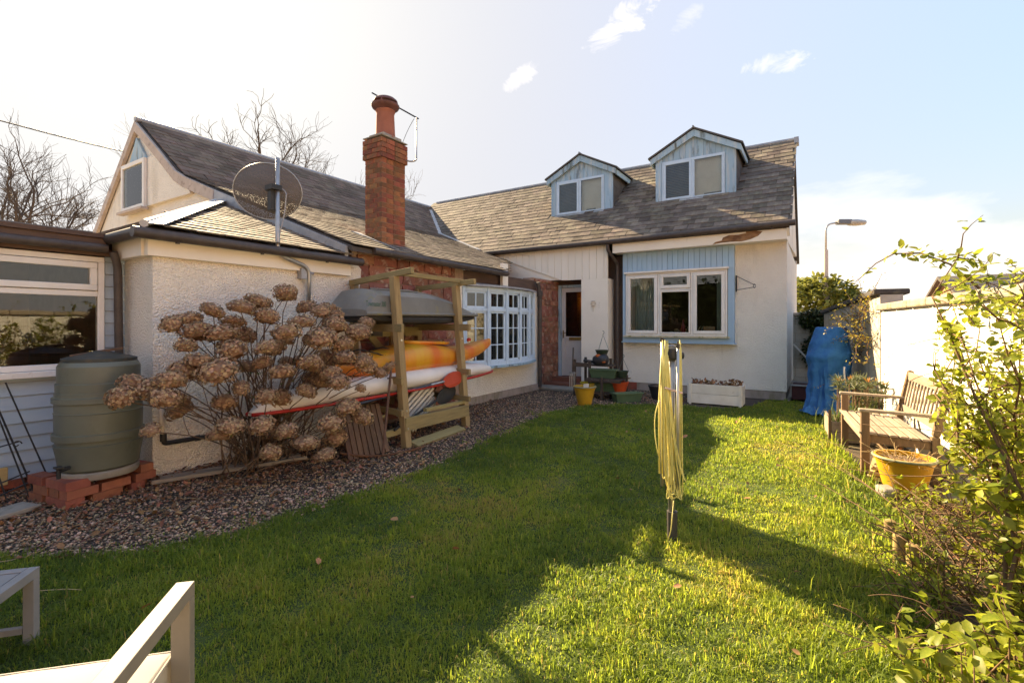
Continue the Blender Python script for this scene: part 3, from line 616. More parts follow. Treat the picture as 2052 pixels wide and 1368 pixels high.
# ---- dormers
def dormer(x0, x1, yf, zb, ze, zp, label, wz, seed, leaf):
    xm = (x0+x1)/2; rr = random.Random(seed)
    yback = lambda z: 9.85 + (z-3.17)/.86
    d = MB()
    d.prism([(x0, yf, zb), (x0, yback(ze)+.02, ze), (x0, yf, ze)], (.05, 0, 0)).prism([(x1-.05, yf, zb), (x1-.05, yback(ze)+.02, ze), (x1-.05, yf, ze)], (.05, 0, 0))
    D = d.build('dormer', slate_m if False else M('dormer_slate', (.115, .10, .088), (.08, .07, .064), sc=7, rough=.65, bump=.5, bsc=18), cot, label=label)
    # slated cheek: hung slates on the right side
    z = zb+.06; k2 = 0
    while z < ze-.02:
        z2 = min(z+.2, ze); yb = yback(z)
        MB().prism([(x1+.004, yf+.03, z), (x1+.004, max(yb, yf+.06), z), (x1+.004, max(yback(z2), yf+.06), z2), (x1+.004, yf+.03, z2)], (.012, 0, 0)).build('cheek_slate', MATS['dormer_slate'], D); z = z2+.006; k2 += 1
    # front posts, boards, frame
    MB().box(x0-.005, yf-.03, zb, x0+.13, yf+.03, ze).build('corner_board', blue_w, D, bevel=.004)
    MB().box(x1-.20, yf-.03, zb, x1+.005, yf+.03, ze).build('corner_board', blue_w, D, bevel=.004)
    n = 13; hw = (x1-x0)/2 + .02
    for i in range(n):
        a, b = x0+.02+(x1-x0-.04)*i/n, x0+.02+(x1-x0-.04)*(i+1)/n
        top = lambda x: zp - (zp-ze)*abs(x-xm)/hw - .03
        if b < x0+.12 or a > x1-.2: pass
        pts = [(a+.002, yf-.012, wz[1]-.02), (b-.002, yf-.012, wz[1]-.02), (b-.002, yf-.012, top(b)), ] + ([(xm, yf-.012, top(xm))] if a < xm < b else []) + [(a+.002, yf-.012, top(a))]
        MB().prism(pts, (0, .02, 0)).build('board', blue_w, D, bevel=.002)
    MB().box(x0+.131, yf+.0, zb-.02, x1-.201, yf+.05, wz[0]).build('apron_board', blue_w, D)
    for s in (-1, 1):
        a = Vector((xm, yf-.09, zp-.012)); b = Vector((xm+s*(hw+.09), yf-.09, ze-.012-(zp-ze)*.07/hw))
        MB().prism([a, b, b+Vector((0, 0, -.13)), a+Vector((0, 0, -.15))], (0, .05, 0)).build('bargeboard', blue_w, D, bevel=.004)
        # roof slope
        yr = yback(zp); ye = yback(ze)
        MB().prism([(xm, yf-.12, zp+.0), (xm+s*(hw+.13), yf-.12, ze-.05), (xm+s*(hw+.13), ye-.02, ze-.05), (xm, yr, zp)], (0, 0, .035)).build('dormer_roof', MATS['dormer_slate'], D)
        MB().prism([(xm+s*(hw+.09), yf-.04, ze-.06), (xm+s*(hw+.09), ye-.1, ze-.06), (xm+s*(hw+.09), ye-.25, ze-.18), (xm+s*(hw+.09), yf-.04, ze-.18)], (-s*.03, 0, 0)).build('side_fascia', blue_w, D)
    MB().tube([(xm, yf-.14, zp+.035), (xm, yback(zp), zp+.035)], .022, 6).build('dormer_ridge', lead, D)
    MB().prism([(x0-.04, yf-.03, zb-.01), (x1+.05, yf-.03, zb-.01), (x1+.06, yf-.17, zb-.10), (x0-.05, yf-.17, zb-.10)], (0, 0, .018)).build('apron_flashing', lead_w if leaf else lead, D)
    # window
    wx0, wx1 = x0+.14, x1-.21; c = (wx0+wx1)/2
    wn_ = MB().frame(wx0, wx1, wz[0], wz[1], yf-.035, yf+.03, .035).box(c-.02, yf-.034, wz[0]+.03, c+.02, yf+.028, wz[1]-.03)
    wn_.box(wx0-.03, yf-.08, wz[0]-.03, wx1+.03, yf-.0, wz[0]+.0).build('window_frame', blue_win, D, bevel=.004)
    for (a, b, ww) in ((wx0+.037, c-.022, .045), (c+.022, wx1-.037, .022)):
        MB().frame(a, b, wz[0]+.037, wz[1]-.037, yf-.045, yf-.005, ww).build('casement', blue_win, D, bevel=.003)
        MB().box(a+ww, yf-.026, wz[0]+.037+ww, b-ww, yf-.022, wz[1]-.037-ww).build('pane', GLASS, D)
    for (xa, xb, hy_, hz_, bm) in ((wx0+.02, c-.02, .015, .005, M('dark_reflection_blind', (.26, .17, .12), (.20, .13, .09), rough=.6)), (c+.02, wx1-.02, .007, .018, M('cream_blind', (.84, .74, .63), (.78, .68, .57), rough=.6))):  # left slats coloured brown to imitate the dark reflection in that pane
        bl = MB(); z = wz[0]+.05
        while z < wz[1]-.05:
            bl.obox(((xa+xb)/2, yf+.075, z), ((xb-xa)/2, 0, 0), (0, hy_, -hz_), (0, .0005, .0004)); z += .036
        bl.build('blind', bm, D, kind='stuff')
    MB().box(wx0-.1, yf+.16, wz[0]-.1, wx1+.1, yf+.18, wz[1]+.1).build('dark_room_sheet', M('unlit_room_tone', (.12, .08, .06), (.08, .055, .04), rough=.9), D)  # flat dark sheet in place of the unlit room behind the blinds
dormer(-5.75, -4.13, 10.97, 4.02, 5.12, 5.56, 'left blue dormer with weathered boards', (4.12, 4.99), 1, False)
dormer(-3.10, -1.45, 10.97, 4.02, 5.16, 5.62, 'right blue dormer with white blinds drawn', (4.12, 5.02), 2, True)

# ---- chimney
ch = MB().box(-5.862, 5.053, 2.4, -5.512, 5.522, 4.2).build('chimney', mortar, cot, label='tall red brick chimney with one clay pot')
bmesh_ = {}
def brick(w, d, h, mat, key):
    if (w, d, h, key) not in bmesh_:
        me = MB().box(-w/2, -d/2, -h/2, w/2, d/2, h/2).mesh('brick'); me.materials.append(mat); bmesh_[(w, d, h, key)] = me
    return bmesh_[(w, d, h, key)]
def put_brick(par, w, d, h, mat, loc, key=0, rz=0):
    o = link('brick', brick(round(w, 3), round(d, 3), h, mat, key), par); o.location = loc; o.rotation_euler = (random.uniform(-.008, .008), random.uniform(-.008, .008), rz+random.uniform(-.01, .01)); return o
def ring(par, x0, x1, y0, y1, z, h, mat, odd, key):
    t = .10; j = .009
    Lx = x1-x0; Ly = y1-y0
    if odd:
        for y, yy in ((y0, 1), (y1, -1)):
            for i in range(2): put_brick(par, Lx/2-j, t, h, mat, (x0+Lx*(i+.5)/2, y+yy*t/2, z), key)
        n = 2
        for x, xx in ((x0, 1), (x1, -1)):
            for i in range(n): put_brick(par, t, (Ly-2*t)/n-j, h, mat, (x+xx*t/2, y0+t+(Ly-2*t)*(i+.5)/n, z), key)
    else:
        for x, xx in ((x0, 1), (x1, -1)):
            for i in range(2): put_brick(par, t, Ly/2-j, h, mat, (x+xx*t/2, y0+Ly*(i+.5)/2, z), key)
        for y, yy in ((y0, 1), (y1, -1)): put_brick(par, Lx-2*t-j, t, h, mat, (x0+Lx/2, y+yy*t/2, z), key)
z = 2.45; i = 0
while z < 4.22:
    g = .028 if 3.93 < z < 4.24 else 0
    ring(ch, -5.87-g, -5.505+g, 5.045-g, 5.53+g, z, .066, brick_m, i % 2, 'c'); z += .0745; i += 1
MB().prism([(-5.9, 5.02, 4.225), (-5.475, 5.02, 4.225), (-5.475, 5.56, 4.225), (-5.9, 5.56, 4.225)], (0, 0, .02)).prism([(-5.85, 5.1, 4.245), (-5.53, 5.1, 4.245), (-5.53, 5.48, 4.245), (-5.85, 5.48, 4.245)], (0, 0, .06)).build('cap', conc, ch, bevel=.02)
MB().lathe([(.165, 0), (.16, .02), (.15, .06), (.135, .38), (.14, .40), (.15, .42), (.145, .44)], (-5.69, 5.29, 4.28), 20).build('chimney_pot', terr, ch, auto=40)
cw = MB().lathe([(.13, 0), (.15, .02), (.2, .055), (.215, .085), (.215, .10), (.2, .10), (.12, .03)], (-5.69, 5.29, 4.70), 24)
cw.lathe([(.19, .145), (.185, .17), (.15, .20), (.08, .215), (.01, .218)], (-5.69, 5.29, 4.70), 24)
for a in range(4): cw.tube([(-5.69+.17*math.cos(a*1.57+.5), 5.29+.17*math.sin(a*1.57+.5), 4.78), (-5.69+.17*math.cos(a*1.57+.5), 5.29+.17*math.sin(a*1.57+.5), 4.86)], .02, 6)
cw.build('cowl', M('dark_red_cowl', (.16, .06, .045), (.10, .04, .035), sc=8, rough=.5), ch, auto=40)
MB().prism([(-5.95, 5.0, 2.63), (-5.46, 5.0, 2.45), (-5.46, 5.0, 2.57), (-5.95, 5.0, 2.74)], (0, .035, 0)).prism([(-5.46, 4.99, 2.44), (-5.46, 5.58, 2.44), (-5.46, 5.58, 2.58), (-5.46, 4.99, 2.58)], (-.03, 0, 0)).prism([(-5.46, 4.96, 2.585), (-5.46, 5.62, 2.585), (-5.22, 5.64, 2.515), (-5.22, 4.94, 2.515)], (0, 0, .014)).prism([(-5.0, 4.9, 2.45), (-5.46, 4.9, 2.62), (-5.95, 5.0, 2.80), (-5.95, 4.85, 2.80)], (0, 0, .012)).build('flashing', lead, ch)

# ---------------------------------------------------------------- sun room at the left
sr = thing('sun_room', 'pale blue clad sun room with a wide white window', 'house', (-5.74, 0, 0))
z = .10
while z < .93:
    MB().prism([(-5.735, -2.0, z), (-5.715, -2.0, z), (-5.728, -2.0, z+.112), (-5.74, -2.0, z+.112)], (0, 3.955, 0)).build('board', blue_h, sr); z += .116
z = .95
while z < 2.0:
    MB().prism([(-5.735, 1.80, z), (-5.715, 1.80, z), (-5.728, 1.80, z+.112), (-5.74, 1.80, z+.112)], (0, .155, 0)).build('board', blue_h, sr); z += .116
wf = MB()
def yz_frame(m, y0, y1, z0, z1, x0, x1, w):
    m.box(x0, y0, z0, x1, y1, z0+w); m.box(x0, y0, z1-w, x1, y1, z1); m.box(x0, y0, z0+w, x1, y0+w, z1-w); m.box(x0, y1-w, z0+w, x1, y1, z1-w)
yz_frame(wf, -1.9, 1.79, 1.0, 2.03, -5.76, -5.69, .05); wf.box(-5.755, -1.85, 1.66, -5.695, 1.74, 1.71)
wf = wf.build('window', pvc, sr, bevel=.005, label='white sun room window with a long top light')
f2 = MB(); yz_frame(f2, .2, 1.735, 1.715, 1.975, -5.74, -5.68, .055); f2.build('casement', pvc, wf, bevel=.006)
MB().box(-5.722, -1.85, 1.05, -5.716, 1.74, 1.66).build('pane', GLASS, wf); MB().box(-5.712, .25, 1.77, -5.706, 1.68, 1.92).build('pane', GLASS, wf)
MB().box(-5.74, -1.95, .945, -5.63, 1.80, .998).build('sill', pvc, wf, bevel=.006)
MB().box(-5.80, -2, 2.04, -5.66, 1.84, 2.10).box(-5.80, -2, 2.10, -5.62, 1.78, 2.20).build('fascia', brown_w, sr, bevel=.006)
MB().tube([(-5.60, -2, 2.10), (-5.60, 1.78, 2.105)], .04, 10).build('gutter', gutter_m, sr, auto=50)
MB().box(-8.6, -2, 2.201, -5.60, 1.95, 2.24).build('roof', brown_w, sr)
MB().box(-8.6, -2, 0, -8.5, 1.95, 2.2).box(-8.5, -2.1, 0, -5.8, -2, 2.2).box(-8.5, 1.9, 0, -5.81, 1.95, 2.2).box(-5.80, -2, .0, -5.745, 1.95, .99).box(-5.80, 1.80, .99, -5.745, 1.95, 2.03).build('inner_wall', M('sunroom_wall', (.22, .14, .09), (.17, .11, .07), rough=.9), sr)
for r in range(2):
    y = -1.0 - .11*(r % 2)
    while y < 1.75:
        put_brick(sr, .1, .215-.01, .066, brick_n, (-5.735, y, -.02+.075*r+.012), 's'); y += .225
MB().tube(fillet([(-5.58, 1.82, 2.08), (-5.6, 1.86, 1.95), (-5.62, 1.88, .9), (-5.62, 1.88, .7)], .05), .034, 10).build('downpipe', gutter_m, sr, auto=50)

# ---------------------------------------------------------------- garden wall at the right
wall_p = M('white_painted_block', (.74, .71, .66), (.66, .63, .58), sc=3, rough=.9, bump=.3, bsc=30, obj=.04, dirt=((.42, .38, .30), 2.5, .58, .8, (1, 1, .4)))
wall_s = M('weathered_block', (.50, .46, .39), (.38, .35, .29), sc=4, rough=.95, bump=.4, bsc=30, obj=.08, dirt=((.22, .20, .15), 3, .5, .75, (1, 1, .5)))
cope_m = M('mossy_coping', (.36, .30, .235), (.25, .215, .165), sc=6, rough=.95, bump=.6, bsc=24, obj=.1, dirt=((.17, .15, .06), 4, .52, .7, (1, 1, 1)))
cope_d = M('dark_coping', (.085, .075, .068), (.05, .045, .042), sc=6, rough=.95, bump=.7, bsc=20, dirt=((.15, .14, .10), 5, .55, .7, (1, 1, 1)))
def wx(y): return .70 + .125*(8.13-y)
wdir = Vector((-.125, 1, 0)).normalized(); wn2 = Vector((1, .125, 0)).normalized()
gwall = thing('garden_wall', 'white painted block garden wall with a mossy coping behind the bench', 'wall', (wx(5), 5, 0))
core = MB(); a = Vector((wx(-4)+.02, -4, 0)); b = Vector((wx(8.1)+.02, 8.1, 0))
core.prism([a, b, b+wn2*.2, a+wn2*.2], (0, 0, 1.58)); core.build('core', mortar, gwall)
for r in range(8):
    y = -1.2 - (.23 if r % 2 else 0)
    while y < 8.05:
        y2 = min(y+.455, 8.09); p = Vector((wx(y)+random.uniform(-.002, .002), y+.003, r*.198+.002)); q = Vector((wx(y2), y2-.003, r*.198+.002)); y = y2
        MB().prism([p, q, q+wn2*.06, p+wn2*.06], (0, 0, .193)).build('block', wall_p, gwall)
y = -4
while y < 8.1:
    y2 = min(y+.6, 8.12); p, q = Vector((wx(y)-.055, y+.004, 1.585)), Vector((wx(y2)-.055, y2-.004, 1.585))
    MB().prism([p, q, q+wn2*.34, p+wn2*.34], (0, 0, .085)).build('coping_stone', cope_m, gwall, bevel=.02); y = y2
fwall = thing('garden_wall', 'taller shaded garden wall with dark sloping coping behind the blue tarpaulin', 'wall', (.4, 10, 0))
fa_, fb_ = Vector((.70, 8.14, 0)), Vector((.10, 12.2, 0)); fd = (fb_-fa_).normalized(); fn = Vector((fd.y, -fd.x, 0))
MB().add([fa_, fb_, fb_+fn*.25, fa_+fn*.25, fa_+Vector((0, 0, 1.80)), fb_+Vector((0, 0, 1.62)), fb_+fn*.25+Vector((0, 0, 1.62)), fa_+fn*.25+Vector((0, 0, 1.80))],
         [(3, 2, 1, 0), (4, 5, 6, 7), (0, 1, 5, 4), (1, 2, 6, 5), (2, 3, 7, 6), (3, 0, 4, 7)]).build('masonry', wall_s, fwall)
n = 8
for i in range(n):
    p = fa_.lerp(fb_, i/n) - fn*.07 + fd*.004 + Vector((0, 0, 1.805-.18*i/n)); q = fa_.lerp(fb_, (i+1)/n) - fn*.07 - fd*.004 + Vector((0, 0, 1.805-.18*(i+1)/n))
    MB().prism([p, q, q+fn*.4, p+fn*.4], (0, 0, .075)).build('coping_stone', cope_d, fwall, bevel=.02)
bwall = thing('boundary_wall', 'low ivy covered block wall closing the passage beside the cottage', 'wall', (-.2, 13, 0))
for r in range(8):
    x = -1.6 - (.2 if r % 2 else 0)
    while x < .5:
        MB().box(x+.004, 12.9+random.uniform(-.004, .004), r*.2+.003, x+.45-.004, 13.08, r*.2+.197).build('block', wall_s, bwall); x += .45
MB().box(-2, 12.93, 0, .6, 13.06, 1.6).build('core', mortar, bwall)
MB().box(-2, 12.86, 1.6, .6, 13.12, 1.67).build('coping', cope_m, bwall, bevel=.02)

# ---------------------------------------------------------------- leaves, generic
def leaf_tpl(w=.5, fold=.12, droop=.1):
    v = np.array([(0, 0, 0), (.32, .28*w*2*.5+.0, fold*.6), (.32, -.28*w, fold*.6), (.38, 0, 0), (.72, .22*w*1.1, fold*.5-droop*.5), (.72, -.22*w*1.1, fold*.5-droop*.5), (1, 0, -droop)])
    f = np.array([(0, 3, 1), (0, 2, 3), (3, 4, 1), (3, 2, 5), (3, 6, 4), (3, 5, 6)]); return v, f
LV, LF = leaf_tpl(.95)
def leaf_mat(name, c1, c2, trans=.45, tint=.35, rough=.45):
    return M(name, c1, c2, sc=7, rough=rough, tint=tint, trans=trans, spec=.4)
honey_l = leaf_mat('honeysuckle_leaf', (.33, .335, .045), (.22, .27, .035), trans=.6)
dark_l = leaf_mat('ivy_leaf', (.030, .050, .014), (.045, .065, .018), trans=.2)
hedge_l = leaf_mat('laurel_leaf', (.17, .185, .04), (.24, .24, .05), trans=.45)
twig_m = M('brown_twig', (.17, .095, .05), (.11, .062, .035), sc=12, rough=.85, bump=.2)
bark_m = M('bare_bark', (.13, .088, .068), (.085, .06, .048), sc=5, rough=.95, bump=.4)
def leaf_cloud(pos, size, tint=None, up=.6, seed=0, tpl=None):
    g = np.random.default_rng(seed); n = len(pos); tv, tf = tpl or (LV, LF)
    rot = rot_np(g.normal(0, .5, n), g.normal(-.15, up, n), g.uniform(0, 6.283, n))
    V, F = scatter(tv, tf, np.asarray(pos), rot, np.asarray(size)*g.uniform(.6, 1.25, n))
    t = g.random(n) if tint is None else tint
    return V, F, np.repeat(t, len(tv))
def wander(p, d, L, n, curl=.25, grav=0, rr=random):
    pts = [Vector(p)]; d = Vector(d).normalized()
    for i in range(n):
        d = (d + Vector((rr.gauss(0, curl), rr.gauss(0, curl), rr.gauss(0, curl)))*.5 + Vector((0, 0, grav))).normalized()
        pts.append(pts[-1] + d*L/n)
    return pts

# ---- honeysuckle on the right
hs = thing('honeysuckle', 'sprawling leafy honeysuckle with fresh yellow green leaves on the right wall', 'shrub', (.95, 3.4, 0))
rr = random.Random(21); hb = MB(); lp = []; ls = []
def along(pts, step, spread, size, skip=0):
    for a, b in zip(pts, pts[1:]):
        k = max(1, int((b-a).length/step))
        for i in range(k):
            if rr.random() < skip: continue
            for _ in range(rr.choice((2, 2, 3, 4))):
                q = a.lerp(b, (i+rr.random())/k); lp.append((q.x+rr.gauss(0, spread), q.y+rr.gauss(0, spread), q.z+rr.gauss(0, spread))); ls.append(size)
def shoot(p, d, L, n, r, curl, grav, step, size, spread=.012, skip=0.0):
    pts = wander(p, d, L, n, curl, grav, rr)
    if r > .0046 or r == .004: pts = [Vector((max(q.x, .163*q.y+.02+.06*math.sin(q.z*9+q.y*5)), q.y, q.z)) if q.z > .35 else q for q in pts]
    hb.tube(pts, [r*(1-.75*i/n) for i in range(n+1)], 5); along(pts, step, spread, size, skip); return pts
def lim(y): return .17*y + .10
for i in range(58):      # main stems fanning up from the bed and over the wall
    y = rr.uniform(2.5, 4.95); x = rr.uniform(min(lim(y)+.08, wx(y)-.08), wx(y)-.04)
    hgt = rr.uniform(.7, 1.75) if y < 3.9 else rr.uniform(.6, 1.55)
    m = shoot((x, y, rr.uniform(0, .25)), (rr.uniform(-.05, .2), rr.gauss(0, .3), 1), hgt, 8, .010, .35, .02, .06, .045, skip=.35)
    for q in m[2:]:
        for _ in range(rr.choice((2, 2, 3))): shoot(q, (rr.gauss(-.1, .5), rr.gauss(0, .7), rr.gauss(.25, .5)), rr.uniform(.10, .32), 4, .004, .4, -.04, .040, rr.choice((.036, .048, .06)), skip=.05)
for i in range(34):      # crown along the wall top
    y = rr.uniform(3.6, 5.25); shoot((wx(y)+rr.uniform(-.08, .15), y, rr.uniform(1.35, 1.72)), (rr.gauss(0, .4), rr.gauss(-.1, .5), rr.uniform(.1, .8)), rr.uniform(.2, .45), 6, .006, .35, -.05, .035, rr.choice((.05, .062)))
arch = [(.98, 4.75, 1.66), (.86, 4.95, 1.86), (.70, 5.1, 1.98), (.54, 5.2, 2.0), (.42, 5.25, 1.93), (.33, 5.28, 1.83), (.28, 5.30, 1.78)]
arch = [Vector(p) for p in arch]; hb.tube(arch, [.009-.001*i for i in range(7)], 5); along(arch[:4], .024, .04, .07); along(arch[3:], .06, .012, .06, .25)
for st, en, gv in (((.95, 4.3, .85), (-.62, 1.0, .12), -.02), ((.98, 4.6, 1.05), (-.8, .4, .05), -.05), ((.95, 4.6, .6), (-.75, .3, .1), -.02), ((.8, 3.5, .6), (-.85, .35, .1), -.03), ((.98, 4.9, 1.3), (-.7, .5, .1), -.08)):
    shoot(st, en, .75, 9, .0045, .16, gv, .14, .04, .01, .55)
for i in range(40):      # low growth at the front corner
    x = rr.uniform(.35, 1.0); y = rr.uniform(1.25, 2.2); shoot((x, y, 0), (rr.gauss(0, .4), rr.gauss(0, .4), 1), rr.uniform(.2, .5), 5, .006, .3, 0, .035, .055)
for i in range(110):
    y = rr.uniform(2.3, 4.7); x = rr.uniform(.105*y+.02, wx(y)-.1); shoot((x, y, 0), (rr.gauss(-.1, .5), rr.gauss(0, .5), 1), rr.uniform(.15, .5), 5, .005, .3, -.02, .045, rr.choice((.03, .04, .05)), skip=.2)
for i in range(75):
    x = rr.uniform(.42, .95); y = rr.uniform(1.8, 2.75); shoot((x, y, 0), (rr.gauss(0, .35), rr.gauss(0, .35), 1), rr.uniform(.2, .5), 5, .005, .3, 0, .032, rr.choice((.04, .05, .06)))
for i in range(90):
    y = rr.uniform(2.9, 4.8); x = rr.uniform(.48, wx(y)-.1); shoot((x, y, 0), (rr.gauss(-.1, .6), rr.gauss(0, .6), .8), rr.uniform(.1, .3), 4, .003, .3, -.02, .035, rr.choice((.025, .035, .045)), skip=.1)
for i in range(230):     # tangle of bare twigs at the base
    y = rr.uniform(2.2, 4.3); x = rr.uniform(.10*y, wx(y)-.05); w_ = wander((x, y, rr.uniform(0, .25)), (rr.gauss(-.1, .8), rr.gauss(0, .8), rr.uniform(-.2, .8)), rr.uniform(.15, .42), 6, .3, -.02, rr); hb.tube(w_, [.0032-.0003*k2 for k2 in range(7)], 4)
hb.build('stems', twig_m, hs, smooth=True, kind='stuff')
lp = np.array(lp); ls = np.array(ls); kk = ~((lp[:, 2] > .55) & (lp[:, 2] < 1.62) & (lp[:, 0] < .163*lp[:, 1]-.03) & (RNG.random(len(lp)) < .93)); lp, ls = lp[kk], ls[kk]; dcam = np.linalg.norm(lp - np.array([0, 0, 1.4]), axis=1)
inview = (lp[:, 0]*.8443+lp[:, 1]*.5358)/(-.5358*lp[:, 0]+.8443*lp[:, 1]) < 1.04
order = np.argsort(np.where(inview, dcam/ls, 1e9)); near = order[:300]; rest = order[300:]
lvar = []
for i in range(8):
    V, F, t = leaf_cloud(np.zeros((1, 3)), np.array([1.0]), np.array([random.random()]), up=.01, seed=i, tpl=leaf_tpl(.95+.1*(i % 3), .1+.02*i, .08*(i % 4)))
    V = np.asarray(leaf_tpl(.85+.12*(i % 3), .10+.02*i, .07*(i % 4))[0]); lvar.append(np_mesh('leaf', V, LF, honey_l, np.full(len(V), i/8+.05), smooth=True))
for k2 in near:
    o = link('leaf', random.choice(lvar), hs); o.location = lp[k2]; o.rotation_euler = (random.gauss(0, .5), random.gauss(-.15, .6), random.uniform(0, 6.28)); sc_ = ls[k2]*random.uniform(.7, 1.25); o.scale = (sc_,)*3
V, F, t = leaf_cloud(lp[rest], ls[rest], seed=3); link('leaves', np_mesh('leaves', V, F, honey_l, t, True), hs, kind='stuff')

# ---- ivy on the passage wall, laurel hedge beyond, wall climber
def blob_points(c, r, n, g): 
    d = g.normal(0, 1, (n, 3)); d /= np.linalg.norm(d, axis=1)[:, None]; return np.array(c) + d*np.array(r)*(g.random((n, 1))**.25)
g = np.random.default_rng(5)
iv = thing('ivy', 'dark ivy hanging over the low block wall', 'ivy', (-.1, 12.8, 0))
pts = np.concatenate([blob_points(c, r, n, g) for c, r, n in (((-.05, 12.8, 1.5), (.35, .14, .25), 900), ((.05, 12.78, 1.15), (.22, .10, .35), 700), ((-.1, 12.78, .8), (.25, .1, .35), 500), ((.3, 12.8, 1.3), (.2, .12, .4), 500))])
V, F, t = leaf_cloud(pts, np.full(len(pts), .075), seed=8); link('foliage', np_mesh('ivy_foliage', V, F, dark_l, t, True), iv)
MB().tube([(-.05, 12.85, 0), (.0, 12.84, .5), (-.08, 12.84, 1.0), (.05, 12.83, 1.5)], [.02, .016, .012, .006], 6).build('stem', twig_m, iv)
lau = thing('laurel_tree', 'sunlit rounded evergreen behind the street lamp', 'tree', (-1.5, 24, 0))
pts = np.concatenate([blob_points(c, r, n, g) for c, r, n in (((-2.6, 25.5, 2.3), (1.5, 1.2, .95), 1500), ((.0, 23.6, 2.9), (1.5, 1.2, 1.15), 2300), ((1.2, 23.3, 2.2), (1.3, 1.1, 1.0), 1500), ((-4.4, 26.5, 2.0), (1.2, 1, .8), 800), ((-.8, 24.0, 3.4), (.7, .7, .6), 500))])
pts[:, 2] *= .84; V, F, t = leaf_cloud(pts, np.full(len(pts), .24), seed=9); link('crown', np_mesh('laurel_crown', V, F, hedge_l, t, True), lau)
MB().tube([(-.2, 23.8, 0), (-.1, 23.7, 1.2), (.3, 23.6, 2.2)], [.12, .1, .06], 8).tube([(-.15, 23.75, .9), (-1.6, 24.6, 2.0)], [.08, .04], 6).build('trunk', bark_m, lau)
cl = thing('wall_climber', 'thin leafless climber with yellow buds trained up the shaded wall', 'climber', (.5, 8.9, 0))
cb = MB(); cp = []; rr = random.Random(4)
base = wander((.52, 8.85, 0), (.02, -.1, 1), 1.0, 8, .25, .02, rr); cb.tube(base, [.022-.0015*i for i in range(9)], 6)
for s in range(80):
    st = Vector(rr.choice(base[3:])) if s < 18 else Vector((.55+rr.uniform(-.05, .03), rr.uniform(8.2, 9.6), rr.uniform(.9, 1.6)))
    w = wander(st, (rr.gauss(-.15, .25), rr.gauss(0, .8), rr.uniform(-.1, 1)), rr.uniform(.25, .75), 7, .5, .0, rr); cb.tube(w, [.006-.0006*i for i in range(8)], 4)
    for q in w[2:]:
        for _ in range(3): cp.append((q.x+rr.gauss(0, .02), q.y+rr.gauss(0, .02), q.z+rr.gauss(0, .02)))
cb.build('stems', twig_m, cl, smooth=True)
V, F, t = leaf_cloud(np.array(cp), np.full(len(cp), .034), seed=2); link('buds', np_mesh('buds', V, F, leaf_mat('yellow_bud', (.40, .30, .035), (.33, .26, .04), .4), t), cl, kind='stuff')

# ---------------------------------------------------------------- street lamp and neighbours
stl = thing('street_lamp', 'tall pale street lamp post with a curved arm beyond the garden', 'street lamp', (.25, 23.2, 0))
MB().tube([(.25, 23.2, 0), (.25, 23.2, 3.1), (.25, 23.2, 3.15), (.25, 23.2, 4.4)], [.13, .10, .09, .075], 12).build('post', M('lamp_post_paint', (.55, .45, .38), (.48, .39, .33), sc=3, rough=.6), stl, auto=40)
MB().tube(fillet([(.25, 23.2, 4.4), (.25, 23.2, 5.42), (.66, 23.46, 5.5)], .3, 8), .035, 8).build('arm', metal_g, stl, smooth=True)
lh = MB(); ax_ = Vector((.844, .536, 0)); c = Vector((.62, 23.44, 5.52))
lh.obox(c+ax_*.28, ax_*.28, Vector((-.536, .844, 0))*.13, Vector((0, 0, .10))); lh.build('housing', M('lamp_housing', (.16, .16, .17), (.12, .12, .13), rough=.5), stl, bevel=.04)
lb = MB().lathe([(.02, -.42), (.12, -.34), (.17, 0), (.165, .22), (.15, .3)], (0, 0, 0), 12, 1, .8); me = lb.mesh('lens', True); me.materials.append(M('lamp_lens', (.42, .38, .33), (.35, .32, .28), rough=.3))
o = link('lens', me, stl); o.location = c+ax_*.78+Vector((0, 0, -.02)); o.rotation_euler = Vector((-ax_.x, -ax_.y, 0)).to_track_quat('Z', 'Y').to_euler()
def simple_house(name, label, x0, x1, y0, y1, ze, zp, axis, wallm, roofm):
    t = thing(name, label, 'house', ((x0+x1)/2, (y0+y1)/2, 0))
    MB().box(x0, y0, 0, x1, y1, ze).build('wall', wallm, t)
    if axis == 'x':
        ym = (y0+y1)/2
        for s, yy in ((0, y0), (1, y1)): MB().prism([(x0-.25, yy+(-.2 if s == 0 else .2), ze-.1), (x1+.25, yy+(-.2 if s == 0 else .2), ze-.1), (x1+.25, ym, zp), (x0-.25, ym, zp)], (0, 0, .1)).build('roof', roofm, t)
        for xx in (x0, x1-.2): MB().prism([(xx, y0, ze), (xx, y1, ze), (xx, ym, zp)], (.2, 0, 0)).build('gable', wallm, t)
    else:
        xm = (x0+x1)/2
        for s, xx in ((-1, x0), (1, x1)): MB().prism([(xx+s*.2, y0-.25, ze-.1), (xx+s*.2, y1+.25, ze-.1), (xm, y1+.25, zp), (xm, y0-.25, zp)], (0, 0, .1)).build('roof', roofm, t)
        for yy in (y0, y1-.2): MB().prism([(x0, yy, ze), (x1, yy, ze), (xm, yy, zp)], (0, .2, 0)).build('gable', wallm, t)
    return t
ob = M('orange_brick', (.40, .20, .115), (.33, .16, .095), sc=8, rough=.9)
tl = M('brown_roof_tile', (.17, .115, .085), (.12, .085, .065), sc=4, st=(1, 1, 6), rough=.85, bump=.6, bsc=10)
simple_house('neighbouring_house', 'orange brick house with a tiled gable beyond the right wall', 7.4, 14, 19.5, 28, 2.6, 5.0, 'y', ob, tl)
nb = simple_house('neighbouring_garage', 'low grey slate roof just beyond the right garden wall', 3.6, 7.2, 18.5, 24, 2.2, 2.9, 'x', ob, slate_d)
